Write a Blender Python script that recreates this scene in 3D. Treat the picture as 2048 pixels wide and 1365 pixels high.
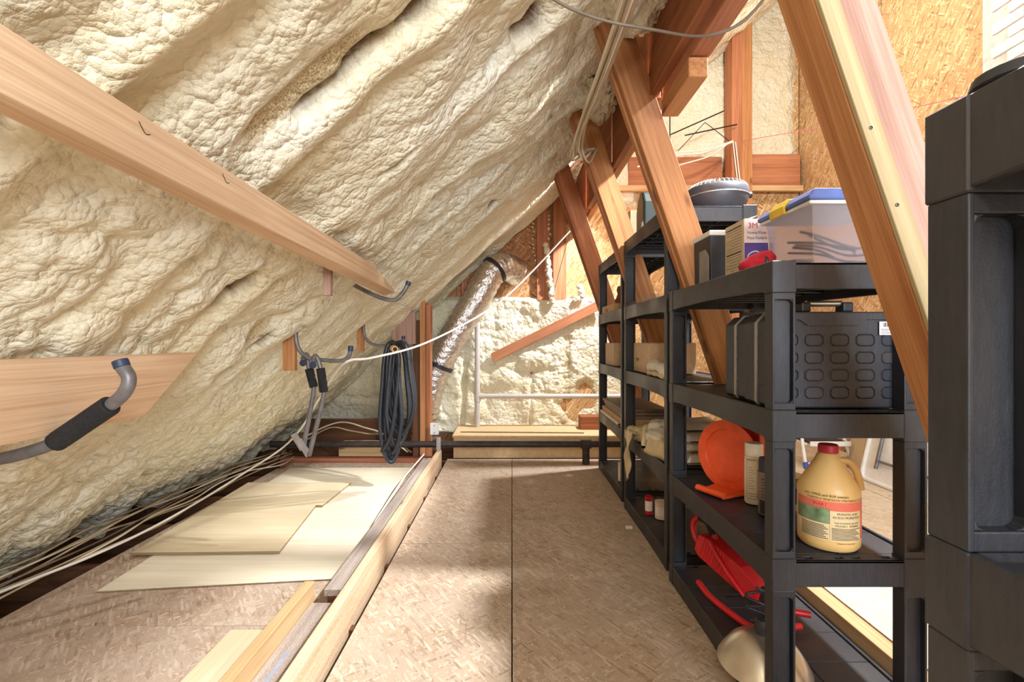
import bpy, bmesh, math, random
import numpy as np
from mathutils import Vector, Matrix, Euler

for o in list(bpy.data.objects):
    bpy.data.objects.remove(o, do_unlink=True)
SC = bpy.context.scene
COL = SC.collection
random.seed(7)

# ------------------------------------------------------------------ camera
CAM_H, FPX = 1.15, 980.0
cam_d = bpy.data.cameras.new('camera')
cam_d.sensor_width = 36.0
cam_d.lens = FPX / 2048.0 * 36.0
cam_d.clip_start = 0.02
cam = bpy.data.objects.new('camera', cam_d)
COL.objects.link(cam)
cam.location = (0, 0, CAM_H)
cam.rotation_euler = (math.radians(90), 0, 0)
SC.camera = cam

# ------------------------------------------------------------------ world, light, exposure
W = bpy.data.worlds.new('world'); SC.world = W
W.use_nodes = True
W.node_tree.nodes['Background'].inputs[0].default_value = (0.62, 0.78, 1.0, 1)
W.node_tree.nodes['Background'].inputs[1].default_value = 0.03
SC.view_settings.view_transform = 'Standard'
SC.view_settings.look = 'None'
SC.view_settings.exposure = 0.22
SC.view_settings.gamma = 1.0
SC.view_settings.use_curve_mapping = False

P_KEY, P_FAR, P_NEAR, P_DAY, P_RIGHT = 1000.0, 380.0, 48.0, 205.0, 50.0
KEY_LOC = (2.0, 2.28, 3.45)
FAR_LOC = (1.42, 4.62, 2.92)
RIGHT_LOC = (1.98, 3.70, 3.86)
NEAR_LOC = (-0.05, -1.15, 2.05)

# daylight through the gable window behind the camera
ld = bpy.data.lights.new('window_daylight', 'AREA')
ld.shape = 'RECTANGLE'; ld.size = 1.7; ld.size_y = 1.3
ld.energy = P_DAY; ld.color = (0.78, 0.89, 1.0)
lo = bpy.data.objects.new('window_daylight', ld); COL.objects.link(lo)
lo.location = (1.2, -2.42, 1.9)
lo.rotation_euler = (math.radians(84), 0, 0)

# ------------------------------------------------------------------ helpers
def at(px, py, Y):
    return Vector(((px - 1024.0) * Y / FPX, Y, CAM_H + (682.5 - py) * Y / FPX))

def wm(o):
    m = o.matrix_basis.copy()
    return wm(o.parent) @ o.matrix_parent_inverse @ m if o.parent else m

def attach(o, parent):
    if parent is not None:
        o.parent = parent
        o.matrix_parent_inverse = wm(parent).inverted()

def tag(o, label=None, cat=None, group=None, kind=None):
    if label: o['label'] = label
    if cat: o['category'] = cat
    if group: o['group'] = group
    if kind: o['kind'] = kind
    return o

def thing(name, loc, label, cat, group=None, rz=0.0):
    o = bpy.data.objects.new(name, None); COL.objects.link(o)
    o.empty_display_size = 0.05
    o.location = loc; o.rotation_euler = (0, 0, rz)
    return tag(o, label, cat, group)

class MB:
    """collects shapes in world coordinates; build() links them as one mesh object"""
    def __init__(s): s.v = []; s.f = []; s.m = []
    def add(s, vs, fs, mi=0):
        k = len(s.v); s.v.extend([tuple(v) for v in vs])
        for f in fs: s.f.append(tuple(i + k for i in f)); s.m.append(mi)
        return s
    def box(s, a, b, M=None, mi=0):
        x0, y0, z0 = a; x1, y1, z1 = b
        vs = [Vector(p) for p in ((x0,y0,z0),(x1,y0,z0),(x1,y1,z0),(x0,y1,z0),(x0,y0,z1),(x1,y0,z1),(x1,y1,z1),(x0,y1,z1))]
        if M is not None: vs = [M @ v for v in vs]
        return s.add(vs, [(3,2,1,0),(4,5,6,7),(0,1,5,4),(1,2,6,5),(2,3,7,6),(3,0,4,7)], mi)
    def prism(s, pts, axis, a, b, M=None, mi=0):
        """polygon pts (2D) extruded along axis 'x','y','z' from a to b"""
        def mk(p, t):
            return Vector({'x': (t, p[0], p[1]), 'y': (p[0], t, p[1]), 'z': (p[0], p[1], t)}[axis])
        n = len(pts)
        vs = [mk(p, a) for p in pts] + [mk(p, b) for p in pts]
        if M is not None: vs = [M @ v for v in vs]
        fs = [tuple(range(n))[::-1], tuple(range(n, 2*n))] + [(i, (i+1) % n, n + (i+1) % n, n + i) for i in range(n)]
        return s.add(vs, fs, mi)
    def tube(s, pts, r, n=8, sub=6, closed=False, caps=True, mi=0, smooth=True):
        P = spline(pts, sub, closed) if smooth and len(pts) > 2 else [Vector(p) for p in pts]
        m = len(P)
        R = r if callable(r) else (lambda t: r)
        T = []
        for i in range(m):
            a = P[(i-1) % m] if (closed or i > 0) else P[i]
            b = P[(i+1) % m] if (closed or i < m-1) else P[i]
            d = (b - a); T.append(d.normalized() if d.length > 1e-9 else Vector((0,0,1)))
        u = T[0].orthogonal().normalized()
        vs = []
        for i in range(m):
            u = (u - T[i] * u.dot(T[i]))
            u = u.normalized() if u.length > 1e-6 else T[i].orthogonal().normalized()
            w = T[i].cross(u); rr = R(i / max(1, m-1))
            for k in range(n):
                a = 2*math.pi*k/n
                vs.append(P[i] + (u*math.cos(a) + w*math.sin(a))*rr)
        fs = []
        for i in range(m if closed else m-1):
            j = (i+1) % m
            for k in range(n):
                l = (k+1) % n
                fs.append((i*n+k, i*n+l, j*n+l, j*n+k))
        if caps and not closed:
            fs.append(tuple(range(n))[::-1]); fs.append(tuple((m-1)*n+k for k in range(n)))
        return s.add(vs, fs, mi)
    def lathe(s, prof, c, n=24, M=None, sx=1.0, sy=1.0, mi=0, a0=0.0, a1=2*math.pi, caps=True):
        """prof: (r,z) pairs from bottom to top, about the vertical through c"""
        full = abs(a1 - a0 - 2*math.pi) < 1e-6
        kk = n if full else n + 1
        vs = []
        for r, z in prof:
            for k in range(kk):
                a = a0 + (a1 - a0)*k/n
                p = Vector((r*math.cos(a)*sx, r*math.sin(a)*sy, z))
                if M is not None: p = M @ p
                vs.append(p + Vector(c))
        fs = []
        for i in range(len(prof)-1):
            for k in range(n):
                l = (k+1) % kk
                fs.append((i*kk+k, i*kk+l, (i+1)*kk+l, (i+1)*kk+k))
        if full and caps:
            if prof[0][0] > 1e-5: fs.append(tuple(range(kk))[::-1])
            if prof[-1][0] > 1e-5: fs.append(tuple((len(prof)-1)*kk+k for k in range(kk)))
        return s.add(vs, fs, mi)
    def mesh(s, name):
        me = bpy.data.meshes.new(name); me.from_pydata(s.v, [], s.f); me.update()
        return me
    def build(s, name, mat, parent=None, origin=None, smooth=None, bevel=0.0, recalc=True):
        o_ = Vector(origin) if origin is not None else (wm(parent).translation if parent is not None else Vector((0,0,0)))
        me = bpy.data.meshes.new(name)
        me.from_pydata([tuple(Vector(v) - o_) for v in s.v], [], s.f)
        mats = mat if isinstance(mat, (list, tuple)) else [mat]
        for m_ in mats: me.materials.append(m_)
        if len(mats) > 1: me.polygons.foreach_set('material_index', s.m)
        me.update()
        if recalc:
            bm = bmesh.new(); bm.from_mesh(me)
            bmesh.ops.recalc_face_normals(bm, faces=bm.faces); bm.to_mesh(me); bm.free()
        if smooth is not None:
            me.polygons.foreach_set('use_smooth', [True]*len(me.polygons))
            me.set_sharp_from_angle(angle=math.radians(smooth))
        o = bpy.data.objects.new(name, me); COL.objects.link(o)
        o.location = o_
        attach(o, parent)
        if bevel:
            b = o.modifiers.new('bevel', 'BEVEL'); b.width = bevel; b.segments = 2
            b.limit_method = 'ANGLE'; b.angle_limit = math.radians(40)
        return o

def spline(pts, sub=6, closed=False):
    P = [Vector(p) for p in pts]; n = len(P); out = []
    for i in range(n if closed else n-1):
        p0 = P[(i-1) % n] if (closed or i > 0) else P[i]*2 - P[i+1]
        p1 = P[i]; p2 = P[(i+1) % n]
        p3 = P[(i+2) % n] if (closed or i+2 < n) else P[i+1]*2 - P[i]
        for k in range(sub):
            t = k/sub
            out.append(0.5*((2*p1) + (p2-p0)*t + (2*p0-5*p1+4*p2-p3)*t*t + (3*p1-p0-3*p2+p3)*t*t*t))
    if not closed: out.append(P[-1])
    return out

def frame(p0, p1, up=(0,0,1)):
    """matrix with X from p0 to p1, origin p0"""
    p0 = Vector(p0); p1 = Vector(p1); x = (p1-p0).normalized(); z = Vector(up)
    y = z.cross(x).normalized(); z = x.cross(y)
    M = Matrix((x, y, z)).transposed().to_4x4(); M.translation = p0
    return M, (p1-p0).length

def lumber(name, p0, p1, wid, th, mat, parent=None, up=(0,0,1), bevel=0.003, off=(0,0)):
    """a board from p0 to p1: wid along local Y, th along local Z, centred + off; the grain follows local X"""
    M, L = frame(p0, p1, up)
    b = MB(); b.box((0, -wid/2+off[0], -th/2+off[1]), (L, wid/2+off[0], th/2+off[1]))
    o = b.build(name, mat, None, (0,0,0), bevel=bevel)
    o.matrix_basis = M
    attach(o, parent)
    return o

def abox(name, a, b, mat, parent=None, bevel=0.002, grain=None):
    """axis aligned box; grain = 'x','y','z' axis of the wood grain (local X)"""
    a = Vector(a); b = Vector(b)
    c = (a+b)/2; h = (b-a)/2
    if grain == 'y':
        R = Euler((0,0,math.pi/2)).to_matrix().to_4x4(); hh = Vector((h.y, h.x, h.z))
    elif grain == 'z':
        R = Euler((0,-math.pi/2,0)).to_matrix().to_4x4(); hh = Vector((h.z, h.y, h.x))
    else:
        R = Matrix.Identity(4); hh = h
    m = MB(); m.box(-hh, hh)
    o = m.build(name, mat, None, (0,0,0), bevel=bevel)
    o.matrix_basis = Matrix.Translation(c) @ R
    attach(o, parent)
    return o

def copy_tree(o, parent=None, loc=None):
    c = o.copy(); COL.objects.link(c)
    if parent is not None: c.parent = parent
    if loc is not None: c.location = loc
    for ch in o.children: copy_tree(ch, c)
    return c

def text_mesh(s, size, extrude=0.0, align='LEFT'):
    cu = bpy.data.curves.new('t', 'FONT'); cu.body = s; cu.size = size; cu.extrude = extrude
    cu.align_x = align; cu.align_y = 'CENTER'; cu.resolution_u = 2
    ob = bpy.data.objects.new('t', cu); COL.objects.link(ob)
    dg = bpy.context.evaluated_depsgraph_get(); dg.update()
    me = bpy.data.meshes.new_from_object(ob.evaluated_get(dg))
    bpy.data.objects.remove(ob); bpy.data.curves.remove(cu)
    vs = [v.co.copy() for v in me.vertices]; fs = [tuple(p.vertices) for p in me.polygons]
    bpy.data.meshes.remove(me)
    return vs, fs

# ------------------------------------------------------------------ materials
class NT:
    def __init__(s, name, rough=0.6, metal=0.0, spec=0.5):
        s.m = bpy.data.materials.new(name); s.m.use_nodes = True
        s.t = s.m.node_tree; s.b = s.t.nodes['Principled BSDF']
        s.b.inputs['Roughness'].default_value = rough; s.b.inputs['Metallic'].default_value = metal
        s.b.inputs['Specular IOR Level'].default_value = spec
    def n(s, typ, **kw):
        nd = s.t.nodes.new(typ)
        for k, v in kw.items():
            if k in nd.bl_rna.properties and k not in ('name',): setattr(nd, k, v)
            else: nd.inputs[k].default_value = v
        return nd
    def l(s, a, b): s.t.links.new(a, b)
    def coord(s, scale=(1,1,1), rot=(0,0,0), rnd=True):
        tc = s.n('ShaderNodeTexCoord')
        src = tc.outputs['Object']
        if rnd:
            oi = s.n('ShaderNodeObjectInfo')
            ml = s.n('ShaderNodeVectorMath', operation='SCALE'); ml.inputs[0].default_value = (13.7, 7.3, 5.1)
            s.l(oi.outputs['Random'], ml.inputs['Scale'])
            ad = s.n('ShaderNodeVectorMath', operation='ADD'); s.l(src, ad.inputs[0]); s.l(ml.outputs[0], ad.inputs[1]); src = ad.outputs[0]
        mp = s.n('ShaderNodeMapping'); mp.inputs['Scale'].default_value = scale; mp.inputs['Rotation'].default_value = rot
        s.l(src, mp.inputs[0]); return mp.outputs[0]
    def noise(s, vec, scale=5, detail=3, rough=0.5, dist=0.0):
        nd = s.n('ShaderNodeTexNoise'); nd.inputs['Scale'].default_value = scale; nd.inputs['Detail'].default_value = detail
        nd.inputs['Roughness'].default_value = rough; nd.inputs['Distortion'].default_value = dist
        s.l(vec, nd.inputs['Vector']); return nd.outputs['Fac']
    def ramp(s, fac, stops):
        r = s.n('ShaderNodeValToRGB'); e = r.color_ramp.elements
        while len(e) < len(stops): e.new(0.5)
        for i, (p, c) in enumerate(stops):
            e[i].position = p; e[i].color = (*c, 1) if len(c) == 3 else c
        s.l(fac, r.inputs[0]); return r.outputs[0]
    def mix(s, fac, a, b, mode='MIX'):
        m = s.n('ShaderNodeMix', data_type='RGBA', blend_type=mode)
        for sock, v in ((m.inputs[0], fac), (m.inputs[6], a), (m.inputs[7], b)):
            if isinstance(v, (int, float)): sock.default_value = v
            elif isinstance(v, tuple): sock.default_value = (*v, 1) if len(v) == 3 else v
            else: s.l(v, sock)
        return m.outputs[2]
    def math(s, op, a, b=0.0):
        m = s.n('ShaderNodeMath', operation=op)
        for sock, v in ((m.inputs[0], a), (m.inputs[1], b)):
            if isinstance(v, (int, float)): sock.default_value = v
            else: s.l(v, sock)
        return m.outputs[0]
    def bump(s, h, strength=0.3, dist=0.01):
        b = s.n('ShaderNodeBump'); b.inputs['Strength'].default_value = strength; b.inputs['Distance'].default_value = dist
        s.l(h, b.inputs['Height']); s.l(b.outputs[0], s.b.inputs['Normal'])
    def col(s, c):
        if isinstance(c, tuple): s.b.inputs['Base Color'].default_value = (*c, 1)
        else: s.l(c, s.b.inputs['Base Color'])
        return s.m

def lin(r, g, b):
    f = lambda c: (c/255)/12.92 if c/255 <= 0.04045 else ((c/255+0.055)/1.055)**2.4
    return (f(r), f(g), f(b))

def mat_plain(name, rgb, rough=0.6, metal=0.0, var=0.08, bump=0.0, scale=25, spec=0.5):
    t = NT(name, rough, metal, spec); v = t.coord()
    f = t.noise(v, scale, 4)
    c = lin(*rgb); d = tuple(max(0, x*(1-var*2)) for x in c); e = tuple(min(1, x*(1+var)) for x in c)
    t.col(t.ramp(f, [(0.3, d), (0.7, e)]))
    if bump: t.bump(f, bump, 0.004)
    return t.m

def mat_wood(name, dark, light, fuzz=0.5, rings=7.0, rough=0.65, knots=True, dust=0.0):
    t = NT(name, rough, 0, 0.3); v = t.coord((1, 1, 1))
    warp = t.noise(v, 1.6, 2)
    def band(sx, syz, detail, dist):
        mp = t.n('ShaderNodeMapping'); mp.inputs['Scale'].default_value = (sx, syz, syz); t.l(v, mp.inputs[0])
        return t.noise(mp.outputs[0], 1.0, detail, 0.6, dist)
    g1 = band(0.5, rings*2.6, 3, 1.2); g2 = band(1.2, rings*11.0, 3, 0.6); g3 = band(5.0, 190.0, 3, 0.0)
    f = t.math('ADD', t.math('ADD', t.math('MULTIPLY', g1, 0.42), t.math('MULTIPLY', g2, 0.36)), t.math('MULTIPLY', g3, 0.22))
    c = t.ramp(f, [(0.36, lin(*dark)), (0.60, lin(*light))])
    c = t.mix(t.math('MULTIPLY', t.ramp(warp, [(0.42, (0,0,0)), (0.7, (1,1,1))]), 0.35), c, tuple(x*0.62 for x in lin(*dark)))
    if knots:
        km = t.n('ShaderNodeMapping'); km.inputs['Scale'].default_value = (2.2, 7, 7); t.l(v, km.inputs[0])
        vo = t.n('ShaderNodeTexVoronoi', feature='F1'); vo.inputs['Scale'].default_value = 1.0; t.l(km.outputs[0], vo.inputs['Vector'])
        k = t.ramp(vo.outputs['Distance'], [(0.06, (1,1,1)), (0.12, (0,0,0))])
        c = t.mix(t.math('MULTIPLY', k, 0.65), c, lin(70, 36, 20))
    if dust:
        dn = t.noise(v, 260, 2, 0.7)
        c = t.mix(t.math('MULTIPLY', t.ramp(dn, [(0.52, (0,0,0)), (0.62, (1,1,1))]), dust), c, lin(232, 220, 205))
    t.col(c); t.bump(f, 0.25, 0.002)
    return t.m

def mat_osb(name, dark, mid, light, dust=0.0, dustc=(190, 175, 160), sc=1.0, plane='z'):
    t = NT(name, 0.72, 0, 0.25); v = t.coord()
    wob = t.noise(v, 6, 2); layers = []
    for k, ang in enumerate((0.35, 1.5, 2.5, 0.95)):
        mp = t.n('ShaderNodeMapping'); mp.inputs['Rotation'].default_value = {'z': (0, 0, ang), 'y': (0, ang, 0), 'x': (ang, 0, 0)}[plane]
        t.l(v, mp.inputs[0])
        mp2 = t.n('ShaderNodeMapping'); mp2.inputs['Scale'].default_value = (110*sc, 20*sc, 110*sc) if plane == 'x' else (20*sc, 110*sc, 110*sc); mp2.inputs['Location'].default_value = (k*3.1, k*1.7, 0)
        t.l(mp.outputs[0], mp2.inputs[0])
        vo = t.n('ShaderNodeTexVoronoi', feature='F1'); vo.inputs['Scale'].default_value = 1.0; t.l(mp2.outputs[0], vo.inputs['Vector'])
        sp = t.n('ShaderNodeSeparateColor'); t.l(vo.outputs['Color'], sp.inputs[0])
        layers.append((sp.outputs[0], sp.outputs[1]))
    f = layers[0][0]
    for a, b in layers[1:]:
        g = t.math('GREATER_THAN', b, 0.5)
        m = t.n('ShaderNodeMix', data_type='FLOAT'); t.l(g, m.inputs[0]); t.l(f, m.inputs[2]); t.l(a, m.inputs[3]); f = m.outputs[0]
    fine = t.noise(v, 90, 4, 0.7)
    f2 = t.math('ADD', t.math('MULTIPLY', f, 0.76), t.math('MULTIPLY', fine, 0.24))
    c = t.ramp(f2, [(0.06, lin(*dark)), (0.3, lin(*mid)), (0.62, lin(*mid)), (0.88, lin(*light))])
    big = t.noise(v, 1.7, 4, 0.6)
    c = t.mix(t.math('MULTIPLY', t.ramp(big, [(0.45, (0,0,0)), (0.75, (1,1,1))]), 0.35), c, lin(*dark))
    if dust:
        dn = t.noise(v, 3.0, 5, 0.7)
        c = t.mix(t.math('MULTIPLY', t.ramp(dn, [(0.35, (0,0,0)), (0.62, (1,1,1))]), dust), c, lin(*dustc))
        sp_ = t.noise(v, 330, 2, 0.6)
        c = t.mix(t.math('MULTIPLY', t.ramp(sp_, [(0.60, (0,0,0)), (0.68, (1,1,1))]), 0.5), c, lin(225, 215, 200))
    t.col(c); t.bump(f2, 0.25, 0.003)
    return t.m

def mat_foam(name):
    t = NT(name, 0.55, 0, 0.35)
    tc = t.n('ShaderNodeTexCoord'); v = tc.outputs['Object']
    n1 = t.noise(v, 2.2, 4, 0.55); n2 = t.noise(v, 28, 4, 0.6); n3 = t.noise(v, 190, 3, 0.6)
    c = t.ramp(n1, [(0.30, lin(230, 218, 184)), (0.52, lin(236, 229, 204)), (0.72, lin(240, 236, 218))])
    c = t.mix(t.math('MULTIPLY', t.ramp(n2, [(0.35, (1,1,1)), (0.55, (0,0,0))]), 0.30), c, lin(212, 196, 158))
    at_ = t.n('ShaderNodeAttribute', attribute_name='bare')
    wood = t.ramp(n2, [(0.3, lin(74, 50, 32)), (0.7, lin(120, 84, 56))])
    at2 = t.n('ShaderNodeAttribute', attribute_name='thin')
    tn = t.ramp(n3, [(0.40, lin(150, 122, 84)), (0.58, lin(222, 204, 160))])
    c = t.mix(at2.outputs['Fac'], c, tn)
    c = t.mix(at_.outputs['Fac'], c, wood)
    t.col(c)
    wv = t.n('ShaderNodeVectorMath', operation='ADD'); nc = t.n('ShaderNodeTexNoise'); nc.inputs['Scale'].default_value = 9.0; t.l(v, nc.inputs['Vector'])
    sc_ = t.n('ShaderNodeVectorMath', operation='SCALE'); sc_.inputs['Scale'].default_value = 0.05; t.l(nc.outputs['Color'], sc_.inputs[0])
    t.l(v, wv.inputs[0]); t.l(sc_.outputs[0], wv.inputs[1])
    hs = []
    for sc0 in (26.0, 60.0):
        vo = t.n('ShaderNodeTexVoronoi', feature='F1'); vo.inputs['Scale'].default_value = sc0
        t.l(wv.outputs[0], vo.inputs['Vector']); hs.append(t.math('MULTIPLY', t.math('POWER', vo.outputs['Distance'], 2.0), -1.0))
    h = t.math('ADD', t.math('ADD', hs[0], t.math('MULTIPLY', hs[1], 0.45)), t.math('MULTIPLY', n3, 0.22))
    t.bump(h, 0.65, 0.022)
    return t.m

def mat_black(name, rgb=(38, 39, 45), rough=0.42):
    t = NT(name, rough, 0, 0.5); v = t.coord()
    mp = t.n('ShaderNodeMapping'); mp.inputs['Scale'].default_value = (60, 60, 9); mp.inputs['Rotation'].default_value = (0.5, 0.3, 0.4); t.l(v, mp.inputs[0])
    f = t.noise(mp.outputs[0], 2.5, 4, 0.65)
    g = t.noise(v, 3.0, 4, 0.6)
    c0 = lin(*rgb)
    c = t.ramp(f, [(0.35, tuple(x*0.75 for x in c0)), (0.7, tuple(x*1.35 for x in c0))])
    c = t.mix(t.math('MULTIPLY', t.ramp(g, [(0.48, (0,0,0)), (0.75, (1,1,1))]), 0.30), c, lin(88, 78, 70))
    t.col(c)
    gr = t.noise(v, 420, 2, 0.5)
    t.bump(gr, 0.18, 0.0015)
    rr = t.ramp(g, [(0.3, (rough-0.08,)*3), (0.7, (rough+0.2,)*3)])
    t.l(rr, t.b.inputs['Roughness'])
    return t.m

M = {}
M['foam'] = mat_foam('spray_foam')
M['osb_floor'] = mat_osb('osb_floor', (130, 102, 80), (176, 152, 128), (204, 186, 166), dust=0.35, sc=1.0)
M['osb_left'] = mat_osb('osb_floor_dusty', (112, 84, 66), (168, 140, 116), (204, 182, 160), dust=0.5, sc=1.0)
M['osb_wall'] = mat_osb('osb_wall', (132, 90, 54), (196, 160, 116), (230, 208, 170), sc=0.75, plane='x')
M['osb_dark'] = mat_osb('osb_gable', (108, 64, 36), (180, 128, 84), (216, 174, 128), sc=0.75, plane='y')
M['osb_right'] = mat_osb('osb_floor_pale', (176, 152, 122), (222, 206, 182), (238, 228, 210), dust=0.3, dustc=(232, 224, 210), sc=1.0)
M['osb_gable2'] = mat_osb('osb_gable_pale', (132, 84, 46), (204, 162, 110), (238, 212, 168), sc=0.75, plane='y')
M['fir'] = mat_wood('fir_brace', (154, 96, 56), (202, 146, 96), rings=5)
M['fir_dark'] = mat_wood('fir_purlin', (118, 66, 38), (166, 102, 62), rings=4)
M['fir_red'] = mat_wood('fir_stud_red', (150, 88, 58), (198, 136, 98), rings=5)
M['fir_lit_edge'] = mat_wood('fir_lit_edge', (158, 138, 102), (190, 170, 132), rings=9, knots=False)  # light on the brown board's front edge, put in as paler wood
M['fir_mauve'] = mat_wood('fir_weathered', (148, 108, 92), (190, 156, 140), rings=4)
M['pine'] = mat_wood('pine_clear', (204, 162, 124), (234, 206, 172), rings=11, knots=False)
M['pine_dusty'] = mat_wood('pine_dusty', (186, 148, 110), (220, 190, 156), rings=5, dust=0.5)
M['grey_wood'] = mat_wood('grey_wood', (130, 116, 108), (176, 160, 150), rings=5, dust=0.4)
M['tan_wood'] = mat_wood('tan_wood', (184, 144, 98), (216, 184, 140), rings=6)
M['dark_wood'] = mat_wood('joist_wood', (70, 44, 28), (110, 72, 46), rings=5)
M['red_sill'] = mat_wood('sill_wood', (132, 74, 50), (176, 112, 84), rings=6)
M['ply'] = mat_wood('plywood_face', (204, 184, 148), (224, 208, 178), rings=3, knots=False)
M['ply_pale'] = mat_wood('plywood_pale', (214, 200, 172), (232, 222, 202), rings=3, knots=False)
M['ply_edge'] = mat_wood('plywood_edge', (120, 98, 70), (170, 146, 112), rings=20, knots=False)
M['mdf'] = mat_plain('box_board', (214, 184, 140), 0.7, var=0.06)
M['black'] = mat_black('resin_shelf')
M['blackflat'] = mat_plain('black_plastic', (38, 38, 42), 0.45, var=0.1)
M['blacksoft'] = mat_plain('black_foam_grip', (30, 29, 30), 0.85, var=0.25, scale=120, bump=0.3)
M['hose'] = mat_plain('black_hose', (44, 47, 54), 0.38, var=0.1)
M['iron'] = mat_plain('iron_pipe', (62, 54, 52), 0.55, 0.3, var=0.2)
M['steel_grey'] = mat_plain('grey_hook_steel', (122, 118, 118), 0.45, 0.35, var=0.15)
M['steel_lt'] = mat_plain('galvanised', (168, 166, 166), 0.4, 0.5, var=0.12)
M['bluecap'] = mat_plain('blue_cap', (44, 58, 84), 0.5)
M['pvc'] = mat_plain('grey_pvc', (196, 190, 184), 0.45, var=0.05)
M['whitep'] = mat_plain('white_plastic', (232, 230, 226), 0.4, var=0.03)
M['cable'] = mat_plain('cream_cable', (226, 212, 184), 0.5, var=0.08, scale=8)
M['cable2'] = mat_plain('tan_cable', (186, 164, 130), 0.55, var=0.12, scale=8)
M['cablew'] = mat_plain('white_cable', (240, 234, 222), 0.45, var=0.05, scale=8)
M['cablegrey'] = mat_plain('grey_cable', (118, 104, 88), 0.55, var=0.12, scale=8)
M['pink'] = mat_plain('pink_string', (216, 106, 128), 0.8)
M['red'] = mat_plain('red_plastic', (196, 28, 34), 0.4, var=0.08)
M['redfab'] = mat_plain('red_fabric', (186, 26, 44), 0.85, var=0.15, scale=60, bump=0.3)
M['redcap'] = mat_plain('red_cap', (186, 34, 48), 0.45)
M['orange'] = mat_plain('orange_plastic', (232, 84, 34), 0.45, var=0.06)
M['yellow'] = mat_plain('yellow_latch', (232, 198, 60), 0.45)
M['bluelid'] = mat_plain('blue_lid', (88, 110, 176), 0.4)
M['jug'] = mat_plain('jug_plastic', (228, 186, 118), 0.4, var=0.05, scale=6)
M['lab_red'] = mat_plain('label_red', (226, 112, 88), 0.5)
M['lab_cream'] = mat_plain('label_cream', (232, 206, 158), 0.55)
M['lab_green'] = mat_plain('label_green', (122, 144, 104), 0.5, var=0.3, scale=30)
M['ink'] = mat_plain('ink', (44, 34, 30), 0.6)
M['inkred'] = mat_plain('ink_red', (214, 32, 52), 0.6)
M['inkgrey'] = mat_plain('ink_grey', (96, 84, 100), 0.6)
M['purple'] = mat_plain('box_purple', (88, 64, 142), 0.5, var=0.2, scale=12)
M['boxwhite'] = mat_plain('box_white', (240, 226, 222), 0.6, var=0.03)
M['boxbeige'] = mat_plain('box_beige', (206, 186, 152), 0.7, var=0.04)
M['card'] = mat_plain('cardboard', (196, 160, 118), 0.8, var=0.06)
M['card_pale'] = mat_plain('cardboard_pale', (206, 180, 150), 0.8, var=0.06)
M['paper'] = mat_plain('paper', (226, 218, 202), 0.8, var=0.08, scale=14, bump=0.4)
M['papertan'] = mat_plain('paper_tan', (212, 194, 156), 0.8, var=0.12, scale=14, bump=0.5)
M['cloth'] = mat_plain('white_cloth', (232, 226, 216), 0.85, var=0.08, scale=20, bump=0.4)
M['panel_grey'] = mat_plain('laminate_grey', (128, 110, 98), 0.6, var=0.06)
M['alu'] = mat_plain('aluminium', (214, 206, 192), 0.28, 0.9, var=0.08, scale=9)
M['fan_grey'] = mat_plain('fan_grey', (66, 66, 74), 0.45, var=0.06)
M['navy'] = mat_black('navy_plastic', (40, 42, 50), 0.45)
M['rim'] = mat_plain('case_rim', (140, 132, 126), 0.5)
M['green'] = mat_plain('dark_green', (24, 38, 34), 0.4)
M['bluecan'] = mat_plain('can_blue', (72, 66, 156), 0.4)
M['bluep'] = mat_plain('blue_plastic', (52, 88, 176), 0.45)
M['canwhite'] = mat_plain('can_white', (232, 216, 190), 0.4, var=0.03)
M['brickwhite'] = mat_plain('brick_white_paint', (238, 234, 232), 0.75, var=0.08, scale=30, bump=0.5)
M['brickred'] = mat_plain('brick_red', (150, 82, 78), 0.8, var=0.2, scale=30, bump=0.5)
M['mortar'] = mat_plain('mortar', (214, 208, 204), 0.9, var=0.08)
M['glove'] = mat_plain('crack_dark', (30, 22, 16), 0.9)
M['nail'] = mat_plain('nail_steel', (70, 66, 64), 0.4, 0.7)

# silver duct jacket: crinkled metal foil
t = NT('duct_foil', 0.26, 0.9); v = t.coord(); a = t.noise(v, 42, 3, 0.6); b = t.noise(v, 13, 3, 0.6)
t.col(t.ramp(a, [(0.3, lin(196, 188, 180)), (0.7, lin(236, 232, 228))])); t.bump(t.math('ADD', a, b), 0.45, 0.02); M['foil'] = t.m
# frosted tote wall
t = NT('frosted_plastic', 0.24, 0, 0.5); t.b.inputs['Transmission Weight'].default_value = 0.9
t.b.inputs['IOR'].default_value = 1.12; t.col(lin(240, 238, 246)); M['frost'] = t.m
# clear film
t = NT('clear_film', 0.12, 0, 0.5); t.b.inputs['Alpha'].default_value = 0.16; t.col((0.9, 0.9, 0.92)); M['film'] = t.m
# window pane
t = NT('pane_glass', 0.02, 0, 0.5); t.b.inputs['Transmission Weight'].default_value = 1.0; t.col((1, 1, 1)); M['glass'] = t.m
# lamp bulb
t = NT('bulb_glow', 0.3); t.b.inputs['Emission Color'].default_value = (1, 0.9, 0.76, 1); t.b.inputs['Emission Strength'].default_value = 30.0; t.col((1, 1, 1)); M['bulb'] = t.m

# ------------------------------------------------------------------ foam relief
def _h(ix, iy, seed):
    n = (ix.astype(np.int64)*374761393 + iy.astype(np.int64)*668265263 + seed*2147483647) & 0x7fffffff
    n = ((n ^ (n >> 13))*1274126177) & 0x7fffffff
    n = n ^ (n >> 16)
    return (n & 0xffff)/65535.0

def vnoise(u, v, seed):
    iu, iv = np.floor(u), np.floor(v); fu, fv = u-iu, v-iv
    fu = fu*fu*(3-2*fu); fv = fv*fv*(3-2*fv)
    a = _h(iu, iv, seed); b = _h(iu+1, iv, seed); c = _h(iu, iv+1, seed); d = _h(iu+1, iv+1, seed)
    return (a*(1-fu)+b*fu)*(1-fv) + (c*(1-fu)+d*fu)*fv

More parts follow.
